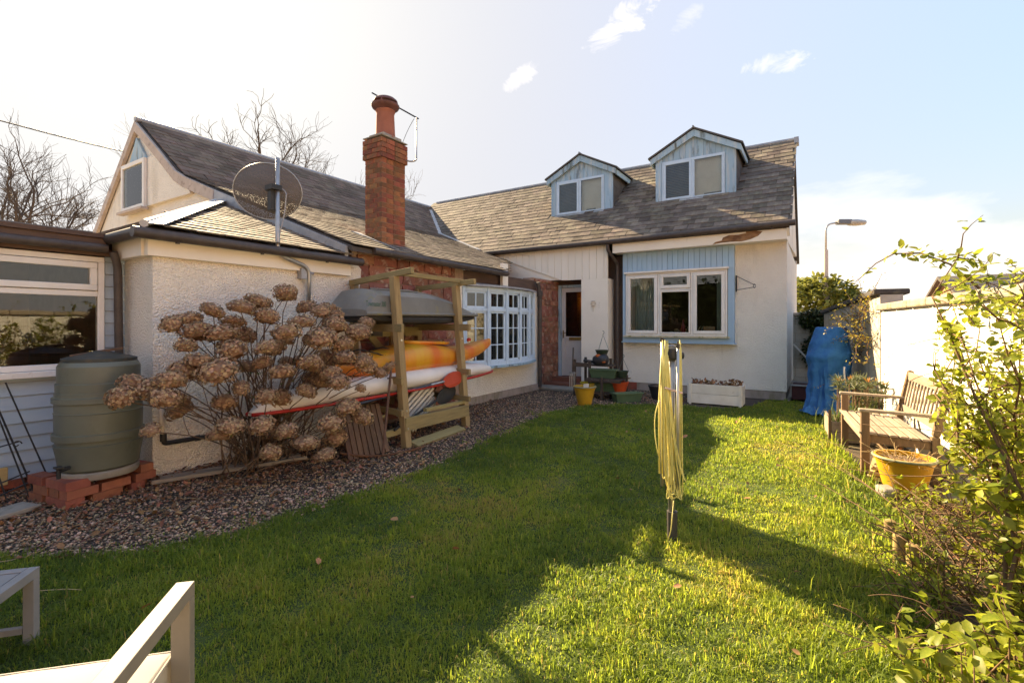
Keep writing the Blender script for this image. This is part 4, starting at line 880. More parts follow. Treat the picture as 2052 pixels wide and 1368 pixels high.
for k2 in range(4): MB().box(3.4, 18.35+k2*.7, 2.2+.175*k2+.08, 7.4, 18.4+k2*.7, 2.24+.175*k2+.08).build('roof_lath', lead, nb)
simple_house('neighbouring_house', 'pale pebbledash house glimpsed at the far left edge', -27, -20.5, 3.6, 9, 2.6, 4.9, 'y', M('pale_render_far', (.50, .41, .34), (.44, .36, .30), rough=.9), tl)
# brick house over the right wall, out of the frame, mirrored in the sun room window
simple_house('neighbouring_house', 'red brick house over the right garden wall mirrored in the sun room window', 7, 13, -12, 3, 4.6, 7.5, 'y', M('mirrored_brick', (.34, .15, .09), (.27, .12, .075), sc=6, rough=.9), tl)

hg = thing('added_hedge', 'added unseen evergreen hedge behind the viewer that darkens the kitchen window reflection', 'hedge', (-8, -13, 0))  # invented hedge, out of view, gives the kitchen panes something dark to reflect
g = np.random.default_rng(15); MB().box(-17, -13.5, 0, 1.5, -12.6, 4.0).build('core', M('hedge_core', (.03, .04, .015), rough=1), hg)
pts = np.stack([g.uniform(-17.2, 1.7, 5000), g.choice([-12.5, -12.4, -12.3], 5000)+g.normal(0, .08, 5000), g.uniform(0, 4.3, 5000)], 1)
V, F, t = leaf_cloud(pts, np.full(len(pts), .22), seed=19); link('foliage', np_mesh('hedge_foliage', V, F, dark_l, t, True), hg)
# ---------------------------------------------------------------- bare trees
def bare_tree(label, base, H, spread, seed, limbs=4, trunk=.32, lean=(0, 0), fork=.28):
    rr = random.Random(seed); t = thing('bare_tree', label, 'tree', base, 'bare trees behind the cottage')
    tr = MB(); tw = MB(); B = Vector(base)
    def grow(p, d, L, r, lvl):
        n = 5 if lvl < 2 else 4; pts = [Vector(p)]; d = Vector(d).normalized(); cu = (.16, .26, .32, .34, .3)[lvl]
        for i in range(n):
            d = (d + Vector((rr.gauss(0, cu), rr.gauss(0, cu), rr.gauss(.06, cu*.7)))).normalized(); pts.append(pts[-1]+d*L/n)
        (tr if lvl < 2 else tw).tube(pts, [r*(1-.42*i/n) for i in range(n+1)], (7, 6, 4, 3, 3)[lvl], cap=lvl < 2)
        if lvl >= 4: return
        k = (limbs, 4, 5, 5)[lvl]
        for j in range(k):
            f = rr.uniform(.35, 1) if lvl else rr.uniform(.75, 1); idx = min(n-1, int(f*n)); q = pts[idx].lerp(pts[idx+1], f*n-idx if f < 1 else 1)
            ang = rr.uniform(0, 6.283); perp = d.cross(Vector((math.cos(ang), math.sin(ang), .3))).normalized()
            nd = (d*rr.uniform(.6, 1.0) + perp*rr.uniform(.5, 1.0)*spread + Vector((0, 0, .25))).normalized()
            grow(q, nd, L*rr.uniform(.42, .72)*(1.25 if lvl == 0 else 1), max(r*rr.uniform(.32, .55), .011), lvl+1)
        if lvl: grow(pts[-1], d, L*.55, r*.5, lvl+1)
    grow(B, (lean[0], lean[1], 1), H*.48, trunk, 0)
    kz = H/max(v[2] for v in tw.v)
    for mb_ in (tr, tw): mb_.v = [(B.x+(v[0]-B.x)*kz, B.y+(v[1]-B.y)*kz, v[2]*kz) for v in mb_.v]
    tr.build('trunk', bark_m, t, smooth=True); tw.build('crown', M('twig_haze', (.095, .07, .058), (.07, .052, .044), sc=3, rough=.95), t, smooth=True)
bare_tree('bare tree at the far left with a low forked trunk', (-43.4, 10.3, 0), 12.0, .8, 1, limbs=4, trunk=.26)
bare_tree('tall bare tree crossed by the overhead cable left of the gable', (-41.5, 11.6, 0), 14.0, .7, 5, limbs=4, trunk=.28)
bare_tree('bare tree close against the left slope of the gable', (-38.6, 13.4, 0), 13.2, .65, 9, limbs=4, trunk=.26)
bare_tree('bare tree rising behind the left end of the roof ridge', (-40.5, 19.2, 0), 17.9, .7, 12, limbs=5, trunk=.3)
bare_tree('broad bare tree above the middle of the roof ridge', (-35.8, 22.3, 0), 17.4, .8, 31, limbs=5, trunk=.32)
bare_tree('slender bare tree at the left end of the ridge above the bargeboard', (-42.5, 18.6, 0), 17.2, .75, 77, limbs=5, trunk=.3)
bare_tree('bare tree behind the satellite dish', (-38, 20.8, 0), 17.2, .7, 44, limbs=4, trunk=.28)
bare_tree('lower bare tree left of the chimney', (-32.4, 24.4, 0), 14.2, .8, 17, limbs=4, trunk=.22)
bare_tree('small distant bare tree just beside the chimney', (-36, 30.5, 0), 14.6, .8, 23, limbs=4, trunk=.18)
bare_tree('bare tree cut off by the left edge of the picture', (-45.2, 6.9, 0), 14.5, .8, 8, limbs=4, trunk=.26)
bare_tree('bare tree behind the viewer mirrored in the dormer panes', (3.5, -13, 0), 15, .8, 61, limbs=5, trunk=.3)
cab = bez((-11.7, 4.1, 4.85), (-12.4, 1.0, 4.9), (-14.5, -6, 6.6), 12)
tag(MB().tube(cab, .012, 5).build('overhead_cable', black_m), 'black overhead cable running to the left gable', 'cable')

# ---------------------------------------------------------------- storage rack and boats
wood_z = M('treated_post', (.36, .245, .115), (.28, .185, .085), sc=5, st=(7, 7, .6), rough=.8, bump=.3, bsc=14, obj=.1, dirt=((.13, .075, .04), 9, .66, .78, (1, 1, .3)))
wood_y = M('treated_rail', (.33, .25, .105), (.25, .185, .08), sc=5, st=(7, .6, 7), rough=.8, bump=.3, bsc=14, obj=.12, dirt=((.12, .09, .04), 8, .62, .78, (1, .4, 1)))
wood_x = M('treated_arm', (.33, .24, .11), (.25, .18, .08), sc=5, st=(.6, 7, 7), rough=.8, bump=.3, bsc=14, obj=.1)
dark_wood = M('dark_old_board', (.16, .085, .05), (.10, .055, .035), sc=6, st=(1, 4, .5), rough=.85, bump=.5, bsc=12, obj=.18, dirt=((.30, .19, .11), 8, .60, .75, (1, 4, .4)))
bolt_m = M('zinc_bolt', (.55, .52, .48), rough=.35, metal=.8)
rk = thing('storage_rack', 'timber rack against the red stone wall holding two boats', 'rack', (-4.4, 4.6, 0))
FL0, FL1 = Vector((-3.95, 3.99, 0)), Vector((-4.13, 3.97, 1.95)); FR0, FR1 = Vector((-4.07, 5.24, 0)), Vector((-4.22, 5.2, 1.93))
for a, b in ((FL0, FL1), (FR0, FR1)): MB().beam(a, b, .09, .085, up=(1, 0, 0)).build('post', wood_z, rk, bevel=.006)
for y in (4.15, 5.32): MB().beam((-5.03, y, 0), (-5.03, y, 1.93), .09, .07, up=(1, 0, 0)).build('post', wood_z, rk, bevel=.006)
MB().beam((-5.08, 4.13, 1.93), (-3.80, 3.93, 2.0), .045, .07).build('top_rail', wood_x, rk, bevel=.004)
MB().beam((-5.08, 5.34, 1.93), (-3.85, 5.15, 1.97), .045, .07).build('top_rail', wood_x, rk, bevel=.004)
MB().beam((-4.06, 3.95, 1.99), (-4.14, 5.25, 1.99), .045, .055).build('front_rail', wood_y, rk, bevel=.004)
for z, l in ((1.36, .09), (.76, .08), (.40, .07)):
    for y0, y1 in ((4.10, 3.93), (5.30, 5.17)): MB().beam((-5.05, y0, z), (-3.95, y1, z), .04, l).build('arm', wood_x, rk, bevel=.004)
MB().beam((-4.985, 4.1, 1.30), (-4.985, 5.3, 1.30), .03, .13).build('back_rail', wood_y, rk)
MB().beam((-4.96, 4.1, 1.32), (-4.96, 4.55, 1.30), .03, .12).build('dark_brace', gutter_m, rk)
MB().beam((-4.96, 4.35, 1.25), (-4.96, 4.75, .86), .03, .09).build('diagonal_brace', wood_y, rk)
MB().beam((-4.985, 4.75, .3), (-4.985, 4.75, 1.9), .07, .04, up=(1, 0, 0)).build('back_stud', wood_z, rk)
MB().beam((-3.94, 3.95, .27), (-4.05, 5.25, .23), .045, .15).build('bottom_rail', wood_y, rk, bevel=.004)
MB().beam((-4.0, 4.35, .37), (-4.08, 5.22, .35), .05, .04).build('bottom_batten', wood_y, rk)
MB().beam((-3.9, 4.05, .03), (-4.0, 5.05, .03), .14, .03, up=(.3, 0, 1)).build('ground_board', wood_y, rk)
MB().beam((-4.12, 3.62, .16), (-4.0, 4.0, .2), .05, .07).build('short_rail', wood_y, rk)
for z in (.22, .42, 1.22): 
    p = FL0.lerp(FL1, z/1.95); MB().tube([p+Vector((.04, 0, 0)), p+Vector((.052, -.002, 0))], .012, 8).build('bolt', bolt_m, rk)
    p = FR0.lerp(FR1, z/1.95); MB().tube([p+Vector((.04, 0, 0)), p+Vector((.052, -.002, 0))], .012, 8).build('bolt', bolt_m, rk)
def hull(fn_half, fn_top, fn_bot, Ls, n=28, m=14, flat=1.0):
    """closed hull along y: half width, top z, bottom z by t in 0..1"""
    b = MB(); vs = []; fs = []
    for i in range(n+1):
        t = i/n; hw, zt, zb = fn_half(t), fn_top(t), fn_bot(t); zc = (zt+zb)/2; hh = (zt-zb)/2
        for j in range(m):
            a = 2*math.pi*j/m; c, s_ = math.cos(a), math.sin(a)
            vs.append((hw*math.copysign(abs(c)**flat, c), Ls*(t-.5), zc+hh*math.copysign(abs(s_)**flat, s_)))
    for i in range(n):
        for j in range(m): fs.append((i*m+j, i*m+(j+1) % m, (i+1)*m+(j+1) % m, (i+1)*m+j))
    fs += [tuple(range(m)), tuple(range(n*m, n*m+m))[::-1]]
    return b.add(vs, fs)
def place(o, loc, rz, rx=0, ry=0): o.location = loc; o.rotation_euler = (rx, ry, rz); return o
# roof box
rb = thing('roof_box', 'grey car roof box with faded green lettering on top of the rack', 'roof box', (-4.42, 4.8, 1.4))
rb_m = M('grey_plastic', (.155, .145, .125), (.20, .19, .165), sc=4, rough=.45, bump=.1, bsc=40, dirt=((.24, .20, .07), 6, .58, .74, (1, 1, 1)))
def sq(t, p=.22): return max(0.0, min(1, t/p))**.5*max(0, min(1, (1-t)/p))**.5
lid = MB(); prf_ = [(-.37, .10), (-.362, .19), (-.33, .275), (-.25, .325), (-.10, .342), (.10, .342), (.25, .325), (.33, .275), (.362, .19), (.37, .10)]; nl = 30; vs = []
for i in range(nl+1):
    t = i/nl; y = 2.06*(t-.5); hk = (min(1, (t+.004)/.07)**.55)*(1 if t < .42 else max(.06, 1-((t-.42)/.6)**1.7)); wk = .84+.16*min(1, (t+.01)/.10)**.6 if t < .5 else .80+.20*min(1, (1.02-t)/.22)**.6
    vs += [(x*wk, y, .10+(z-.10)*hk) for x, z in prf_]
m10 = len(prf_)
lid.add(vs, [(i*m10+j, i*m10+j+1, (i+1)*m10+j+1, (i+1)*m10+j) for i in range(nl) for j in range(m10-1)]+[tuple(range(m10)), tuple(range(nl*m10, nl*m10+m10))[::-1]])
L_o = lid.build('lid', rb_m, rb, auto=28)
B_o = hull(lambda t: .29+.06*sq(t, .14), lambda t: .10, lambda t: .0+.05*(abs(t-.5)*2)**3, 1.98, 20, 16, .5).build('base', M('black_shell', (.03, .028, .027), (.045, .042, .04), rough=.5), rb, auto=35)
R_o = hull(lambda t: .33+.065*sq(t, .12), lambda t: .125, lambda t: .085, 2.08, 20, 16, .35).build('rim', rb_m, rb, auto=35)
G_o = MB()
for s in (-.12, .12): G_o.tube([(s, -.8, .345), (s*1.02, -.2, .352), (s*1.05, .25, .318), (s*1.1, .6, .26), (s*1.1, .9, .18)], .012, 6)
G_o = G_o.build('rib', rb_m, rb, smooth=True)
for o in (L_o, B_o, R_o, G_o): place(o, (-4.56, 4.70, 1.40), R(3.5), rx=R(.5)).scale = (1, 1.07, 1.22)
cu = bpy.data.curves.new('lettering', 'FONT'); cu.body = 'Towmaster 200'; cu.size = .085; cu.extrude = .0008; cu.shear = .25; cu.align_x = 'CENTER'
tx = bpy.data.objects.new('tmp', cu); COL.objects.link(tx); bpy.context.view_layer.update()
me = bpy.data.meshes.new_from_object(tx.evaluated_get(bpy.context.evaluated_depsgraph_get())); bpy.data.objects.remove(tx)
me.materials.append(M('green_lettering', (.03, .085, .05), (.05, .10, .06), rough=.6))
o = link('lettering', me, rb); o.location = (-4.124, 3.70, 1.60); o.rotation_euler = Euler((R(90), 0, R(90+3)), 'XYZ'); o.rotation_euler.x = R(84)
o.scale = (.55, 1, 1)
# orange kayak
ky = thing('kayak', 'orange and yellow plastic kayak on the middle shelf of the rack', 'kayak', (-4.5, 4.7, .8))
ky_m = M('orange_yellow_plastic', (.70, .15, .022), (.72, .40, .03), sc=2.3, st=(.3, 1, .3), rough=.42, spec=.5, lo=.42, hi=.72, bump=.05, bsc=30, dirt=((.30, .12, .03), 9, .68, .82, (1, 1, 1)))
def khw(t): return .04+.27*math.sin(math.pi*min(max(t, .0), 1))**.8
kb = hull(khw, lambda t: .25+.10*math.exp(-((t-.45)/.16)**2)+.16*max(0, t-.75)**1.2*2+.06*max(0, .25-t)*2, lambda t: .20*(abs(t-.5)*2)**3, 3.45, 34, 18, .72)
K1 = kb.build('hull', ky_m, ky, smooth=True)
K2 = MB(); cy = [(khw(.5)*.62*math.cos(a), .42*math.sin(a)+.18, .335-.03*math.sin(a)) for a in [i/24*6.2832 for i in range(25)]]
K2 = K2.tube(cy, .022, 8, cap=False).build('cockpit_rim', ky_m, ky, smooth=True)
K3 = MB().prism([(.16*math.cos(i/16*6.283), .38*math.sin(i/16*6.283)+.18, .338-.03*math.sin(i/16*6.283)) for i in range(16)], (0, 0, .004)).build('cockpit_opening', black_m, ky)
K4 = MB()
for y in (-.95, -.6): K4.tube([(-.14, y-.1, .29), (0, y, .325), (.16, y+.1, .28), (.22, y+.25, .22)], .007, 5)
K4.tube([(-.14, -.5, .30), (.2, -.75, .25)], .007, 5)
K4 = K4.build('deck_cord', black_m, ky, smooth=True)
K5 = MB().lathe([(.03, 0), (.035, .03), (.02, .05)], (0.05, 1.1, .30), 10).build('deck_cap', M('red_plastic', (.55, .04, .02), rough=.4), ky, smooth=True)
for o in (K1, K2, K3, K4, K5): place(o, (-4.46, 4.70, .80), R(3), rx=R(1.5)).scale = (.95, 1.03, 1.05)
# white canoe, keel up
wc = thing('canoe', 'upturned white canoe with a red gunwale on the lowest shelf of the rack', 'canoe', (-4.3, 4.45, .6))
wc_m = M('chalky_white_hull', (.78, .72, .65), (.68, .62, .55), sc=2, rough=.5, bump=.05, dirt=((.42, .36, .28), 4, .62, .8, (1, .3, 1)))
hw_ = lambda t: .02+.29*math.sin(math.pi*t)**.62
W1 = hull(hw_, lambda t: .05+.26*math.sin(math.pi*t)**.45, lambda t: 0, 4.05, 40, 18, .8)
for v_ in range(len(W1.v)):
    if W1.v[v_][2] < .03: W1.v[v_] = (W1.v[v_][0], W1.v[v_][1], .01)
W1 = W1.build('hull', wc_m, wc, smooth=True)
red_m = M('red_gunwale', (.52, .032, .018), (.42, .025, .016), rough=.4)
W2 = MB()
for s in (-1, 1): W2.tube([(s*(hw_(t)+.012), 4.05*(t-.5), .022) for t in [i/40 for i in range(41)]], .021, 6)
W2 = W2.build('gunwale', red_m, wc, smooth=True)
for o in (W1, W2): place(o, (-4.42, 4.43, .60), R(2.5), rx=R(.9)).scale = (1, 1, .84)
# paddles
pdl = thing('paddle', 'kayak paddle with a red blade hung along the white canoe', 'paddle', (-4.0, 4.7, .65))
bl = MB(); pr = [(-.02, 0), (-.075, .07), (-.105, .16), (-.11, .26), (-.09, .36), (-.05, .42), (0, .43), (.05, .42), (.085, .35), (.095, .24), (.085, .14), (.055, .05), (.02, 0)]
bl.add([(x_*.0+.02*(1-(x_/.11)**2), y_, x_) for x_, y_ in pr]+[(x_*0+.02*(1-(x_/.11)**2)-.008, y_, x_) for x_, y_ in pr], [tuple(range(13)), tuple(range(13, 26))[::-1]]+[(i, (i+1) % 13, 13+(i+1) % 13, 13+i) for i in range(13)])
bo = bl.build('blade', M('red_orange_blade', (.60, .085, .045), (.52, .07, .04), sc=5, rough=.45), pdl); place(bo, (-4.10, 4.78, .66), R(3), rx=R(4))
MB().tube([(-4.09, 4.8, .663), (-4.09, 4.55, .645)], .016, 8).build('ferrule', metal_g, pdl)
MB().tube([(-4.09, 4.55, .645), (-4.10, 3.4, .56)], .015, 8).build('shaft', M('dark_blue_shaft', (.05, .055, .075), rough=.4), pdl)
pd2 = thing('paddle', 'black bladed paddle lying low behind the right post of the rack', 'paddle', (-4.2, 4.8, .3))
b2 = MB().add(bl.v, bl.f).build('blade', M('black_blade', (.03, .03, .03), (.04, .04, .04), rough=.5), pd2); place(b2, (-4.16, 4.72, .43), R(6), rx=R(10)); b2.scale = (1, 1.05, 1.1)
MB().tube([(-4.15, 4.74, .43), (-4.0, 3.85, .22)], .015, 8).build('shaft', black_m, pd2)
# folded white slatted chairs
wh = M('yellowed_white_plastic', (.66, .60, .50), (.58, .52, .43), sc=5, rough=.5)
for k2, (yy, zz, an, xx, lab) in enumerate(((4.22, .30, 34, -4.25, 'nearest folded white slatted garden chair on the rack floor'), (4.30, .26, 42, -4.37, 'folded white slatted garden chair lying behind the nearest one'))):
    fc = thing('folding_chair', lab, 'chair', (xx, yy, .2), 'folded chairs on the rack')
    an = R(an); uy, uz = math.cos(an), math.sin(an)
    for s in range(7):
        off = -.18+.06*s; c = Vector((xx, yy+.30-off*uz*1.1, zz+.10+off*uy*.9))
        MB().beam(c-Vector((0, uy, uz))*.30, c+Vector((0, uy, uz))*(.30-.03*abs(s-3)), .02, .034, up=(0, -uz, uy)).build('slat', wh, fc)
    for e in (-.22, .22):
        c = Vector((xx-.02, yy+.30+uy*e, zz+.10+uz*e)); MB().beam(c-Vector((0, -uz, uy))*.24, c+Vector((0, -uz, uy))*.22, .02, .03, up=(0, uy, uz)).build('crossbar', wh, fc)
pn = thing('slatted_panel', 'dark brown slatted timber panel leaning against the left end of the rack', 'panel', (-4.15, 3.6, 0))
for i in range(8):
    y = 3.30+.062*i; MB().beam((-4.02+.01*i, y-.03, .02), (-4.30+.01*i, y+.07, .50), .055, .016, up=(1, 0, .5)).build('slat', dark_wood, pn)
MB().beam((-4.10, 3.3, .12), (-4.03, 3.78, .12), .02, .03).build('batten', wood_y, pn); MB().beam((-4.22, 3.38, .36), (-4.16, 3.86, .36), .02, .03).build('batten', wood_y, pn)
hoe = thing('garden_tool', 'long wooden tool handle leaning on the left post of the rack', 'garden tool', (-3.85, 3.5, 0))
MB().tube([(-3.86, 3.55, .03), (-4.07, 3.88, .98)], .014, 8).build('handle', dark_wood, hoe); MB().beam((-4.05, 3.80, .80), (-4.07, 3.95, .80), .015, .015).build('grip', dark_wood, hoe)
MB().tube(bez((-4.1, 3.2, .10), (-3.9, 3.5, -.03), (-3.72, 3.98, .04), 10), .012, 6).build('hoop', M('rust', (.16, .07, .035), rough=.9), hoe)
for i, (y, z, lab) in enumerate(((5.12, .30, 'thin cane standing at the right end of the rack'), (5.16, .33, 'second cane beside the right post of the rack'))):
    tag(MB().tube([(-4.75, y, 0), (-4.6+.05*i, y+.12, .75)], .012, 6).build('cane', twig_m), lab, 'cane')

# ---------------------------------------------------------------- hydrangea with dried heads
hy = thing('hydrangea', 'bare hydrangea bush covered in dried brown flower heads', 'shrub', (-4.72, 2.75, 0))
pet_m = M('dried_petal', (.375, .22, .12), (.48, .31, .18), sc=22, rough=.85, tint=.45, trans=.25)
def head_mesh(seed):
    g = np.random.default_rng(seed); n = 380
    d = g.normal(0, 1, (n, 3)); d /= np.linalg.norm(d, axis=1)[:, None]; d[:, 2] = np.abs(d[:, 2])*1.0 - .75*(g.random(n) < .5)
    d /= np.linalg.norm(d, axis=1)[:, None]
    lump = 1+.10*np.sin(d[:, 0]*5+seed)*np.cos(d[:, 1]*4+seed*2)
    P = d*np.array([1, 1, .86])*(lump*(.86+.14*g.random(n)))[:, None]
    tv = np.array([(0, 0, 0), (.8, .15, .16), (.15, .8, .13), (-.8, -.1, .18), (-.1, -.85, .12), (.5, .5, .0), (-.45, .5, .02), (-.5, -.45, .0), (.45, -.5, .02)])
    tf = np.array([(0, 8, 1), (0, 1, 5), (0, 5, 2), (0, 2, 6), (0, 6, 3), (0, 3, 7), (0, 7, 4), (0, 4, 8)])
    z = d; x = np.cross(z, g.normal(0, 1, (n, 3))); x /= np.linalg.norm(x, axis=1)[:, None]; y = np.cross(z, x)
    tilt = g.normal(0, .45, (n, 1)); z2 = z + x*tilt; z2 /= np.linalg.norm(z2, axis=1)[:, None]; x2 = x - z2*np.sum(x*z2, 1)[:, None]; x2 /= np.linalg.norm(x2, axis=1)[:, None]; y2 = np.cross(z2, x2)
    rot = np.stack([x2, y2, z2], -1); V, F = scatter(tv, tf, P, rot, g.uniform(.09, .15, n)); tt = np.repeat(np.clip(g.random(n)*.8+.1*(d[:, 2]+.3), 0, 1), 9)
    k = 12; cv = np.array([(math.cos(6.2832*i/k)*math.cos(a), math.sin(6.2832*i/k)*math.cos(a), math.sin(a)) for a in (-.9, -.3, .3, .9, 1.5) for i in range(k)])*np.array([.76, .76, .66])
    cf = np.array([q for j in range(4) for i in range(k) for q in ((j*k+i, j*k+(i+1) % k, (j+1)*k+(i+1) % k), (j*k+i, (j+1)*k+(i+1) % k, (j+1)*k+i))])
    return np_mesh('flower_head', np.concatenate([V, cv]), np.concatenate([F, cf+len(V)]), pet_m, np.concatenate([tt, np.full(len(cv), .30)]))
heads = [head_mesh(i) for i in range(6)]
HD = [  # x, y, z, radius of each dried head
 (-4.50, 2.86, 1.72, .10), (-4.62, 2.95, 1.68, .085), (-4.55, 2.60, 1.62, .10), (-4.70, 2.75, 1.60, .09), (-4.35, 2.35, 1.55, .11), (-4.45, 2.15, 1.52, .10),
 (-4.60, 2.05, 1.45, .095), (-4.30, 2.55, 1.47, .11), (-4.50, 3.10, 1.58, .10), (-4.35, 3.22, 1.55, .11), (-4.20, 3.05, 1.54, .10), (-4.28, 3.42, 1.50, .10),
 (-4.40, 3.58, 1.52, .09), (-4.15, 3.30, 1.42, .11), (-4.05, 3.12, 1.38, .11), (-4.20, 2.85, 1.42, .12), (-4.0, 2.92, 1.27, .12), (-4.1, 2.62, 1.33, .12),
 (-4.35, 2.18, 1.32, .11), (-4.50, 1.98, 1.33, .105), (-4.42, 1.85, 1.22, .09), (-4.60, 1.82, 1.40, .09), (-4.22, 2.20, 1.17, .12), (-4.05, 2.40, 1.20, .11), (-4.1, 2.02, 1.02, .125),
 (-4.25, 1.88, 1.09, .10), (-4.36, 1.72, 1.02, .10), (-4.25, 1.58, .96, .115), (-4.38, 1.50, .90, .11), (-4.48, 1.42, .93, .10), (-4.20, 1.52, .84, .10), (-4.34, 1.30, .86, .09),
 (-4.18, 1.42, .62, .065), (-4.0, 3.30, 1.20, .12), (-3.95, 3.45, 1.33, .11), (-4.0, 3.62, 1.28, .105), (-4.1, 3.80, 1.42, .08), (-3.92, 3.12, 1.06, .11), (-3.9, 2.72, 1.06, .10),
 (-3.85, 3.42, 1.04, .11), (-3.86, 3.60, .98, .10), (-3.80, 3.72, .90, .085), (-3.82, 3.86, .95, .07), (-3.98, 2.50, .98, .11), (-4.12, 2.22, .86, .085), (-4.02, 2.08, .58, .085),
 (-3.95, 2.30, .56, .10), (-3.88, 2.48, .48, .095), (-4.1, 1.95, .50, .08), (-3.82, 2.62, .36, .105), (-3.90, 2.35, .32, .09), (-3.78, 2.85, .50, .09), (-3.75, 3.02, .62, .105), (-3.76, 3.20, .50, .09),
 (-3.80, 2.95, .86, .11), (-3.92, 2.95, .92, .10), (-3.74, 3.3, .78, .06), (-3.9, 3.0, .32, .09), (-3.72, 2.75, .24, .085), (-4.0, 2.75, .78, .10), (-4.2, 2.45, 1.05, .09)]
rr = random.Random(3); hst = MB(); gl_p = []
for _ in range(24):
    a_, rad_ = rr.uniform(-1.9, 1.9), rr.uniform(.25, 1.0); zz_ = rr.uniform(.35, 1.5)
    HD.append((-4.72+.85*rad_*math.cos(a_)*(.6+.4*math.sin(zz_*2)), 2.65+.75*rad_*math.sin(a_), zz_*(1-.12*rad_), rr.uniform(.07, .11)))
for i, (x, y, z, r) in enumerate(HD):
    y += .17 if y < 1.75 else .08 if y < 2.0 else -.26 if y > 3.5 else -.14 if y > 3.25 else 0
    o = link('flower_head', heads[i % 6], hy); o.location = (x, y, z); r *= rr.uniform(.92, 1.22); o.scale = (r*rr.uniform(.9, 1.2), r*rr.uniform(.9, 1.2), r*rr.uniform(.72, 1.0)); dx = Vector((x+4.6, y-2.75, 0))*.35
    o.rotation_euler = (-dx.y+rr.gauss(0, .15), dx.x+rr.gauss(0, .15), rr.uniform(0, 6.28))
    b0 = Vector((-4.68+rr.gauss(0, .10), 2.75+rr.gauss(0, .16), 0)); e = Vector((x, y, z-r*.3)); mid = b0.lerp(e, .45) + Vector((0, 0, .22*z)) - Vector((e.x-b0.x, e.y-b0.y, 0))*.12
    pts = bez(b0, mid, e, 9); pts = [p+Vector((rr.gauss(0, .008), rr.gauss(0, .008), 0)) for p in pts]
    hst.tube(pts, [.0085-.0005*k2 for k2 in range(10)], 5)
    for _ in range(1): 
        q = rr.choice(pts[4:8]); hst.tube(wander(q, (rr.gauss(0, .6), rr.gauss(0, .6), .7), rr.uniform(.10, .3), 4, .25, 0, rr), [.004, .0035, .003, .0025, .002], 4)
        if rr.random() < .55: gl_p.append(q)
for i in range(46):
    b0 = Vector((-4.68+rr.gauss(0, .13), 2.75+rr.gauss(0, .22), 0)); hst.tube(wander(b0, (rr.gauss(.25, .35), rr.gauss(0, .45), 1), rr.uniform(.4, 1.2), 6, .16, 0, rr), [.007, .0065, .006, .005, .004, .0035, .003], 4)
hst.build('stems', M('hydrangea_stem', (.20, .125, .075), (.13, .08, .05), sc=9, rough=.9), hy, smooth=True)
gp_ = np.repeat(np.array([tuple(p) for p in gl_p]), 3, 0); V, F, t = leaf_cloud(gp_, np.full(len(gp_), .03), seed=6); link('new_leaves', np_mesh('new_leaves', V, F, leaf_mat('fresh_leaf', (.10, .19, .02), (.14, .22, .03), .4), t), hy)

# ---------------------------------------------------------------- water butt on bricks
bk = thing('brick_plinth', 'loose red bricks stacked under the green water butt', 'brick stand', (-5.05, 1.55, 0))
gdir = R(10)
def bkl(u, v): return (-5.08+u*math.cos(gdir)-v*math.sin(gdir), 1.52+u*math.sin(gdir)+v*math.cos(gdir))
for r in range(3):
    z = .035+.068*r
    for (u, v, w, d) in (((.20, -.19, .1, .205), (.20, .04, .1, .205), (.20, .26, .1, .16), (-.12, -.24, .205, .1), (-.12, .27, .205, .1), (.07, -.24, .12, .1)) if r == 1 else
                         ((.20, -.24, .1, .12), (.20, -.02, .1, .205), (.20, .20, .1, .10), (.06, -.24, .205, .1), (.06, .27, .205, .1), (-.2, -.24, .2, .1)) if r == 0 else
                         ((.20, -.22, .1, .16), (.06, -.24, .205, .1), (.06, .27, .205, .1), (.21, .27, .08, .1), (-.2, -.24, .2, .1))):
        x_, y_ = bkl(u, v); put_brick(bk, w, d, .065, brick_n, (x_, y_, z), 'p', gdir)
x_, y_ = bkl(.06, .02); MB().lathe([(.25, 0), (.26, .02), (.26, .05), (.25, .06)], (x_, y_, .176), 24).build('round_slab', conc, bk, auto=40)
wb = thing('water_butt', 'green ribbed plastic water butt standing on bricks', 'water butt', (x_, y_, .24))
wb_m = M('sage_green_plastic', (.145, .15, .11), (.12, .125, .092), sc=3, rough=.42, spec=.4, bump=.04, bsc=60, dirt=((.055, .07, .04), 3, .6, .8, (1, 1, .5)))
prf = [(.235, 0), (.255, .015), (.265, .1), (.283, .19), (.285, .20), (.272, .205), (.275, .235), (.292, .24), (.293, .285), (.276, .29), (.279, .44), (.283, .445), (.277, .45), (.278, .52), (.292, .525), (.292, .565), (.276, .57), (.276, .60), (.270, .602), (.272, .67), (.262, .675), (.262, .80), (.245, .83), (.24, .835)]
MB().lathe([(r*1.02, z*1.03) for r, z in prf], (x_, y_, .24), 48).build('barrel', wb_m, wb, auto=25)
ld = MB().lathe([(.235, .855), (.245, .862), (.245, .885), (.2, .90), (.05, .94), (.01, .945)], (x_, y_, .24), 32).build('lid', M('dark_green_lid', (.035, .04, .035), (.05, .052, .045), rough=.5, dirt=((.10, .07, .04), 8, .5, .7, (1, 1, 1))), wb, auto=35)
MB().beam((x_-.05, y_-.18, 1.145), (x_+.03, y_+.14, 1.20), .09, .018).build('board_on_lid', dark_wood, wb)
tp = MB().tube([(x_+.16, y_-.24, .30), (x_+.2, y_-.31, .30)], .018, 8).tube([(x_+.2, y_-.31, .31), (x_+.2, y_-.31, .24)], .014, 8).box(x_+.17, y_-.335, .318, x_+.23, y_-.29, .33).build('tap', black_m, wb)
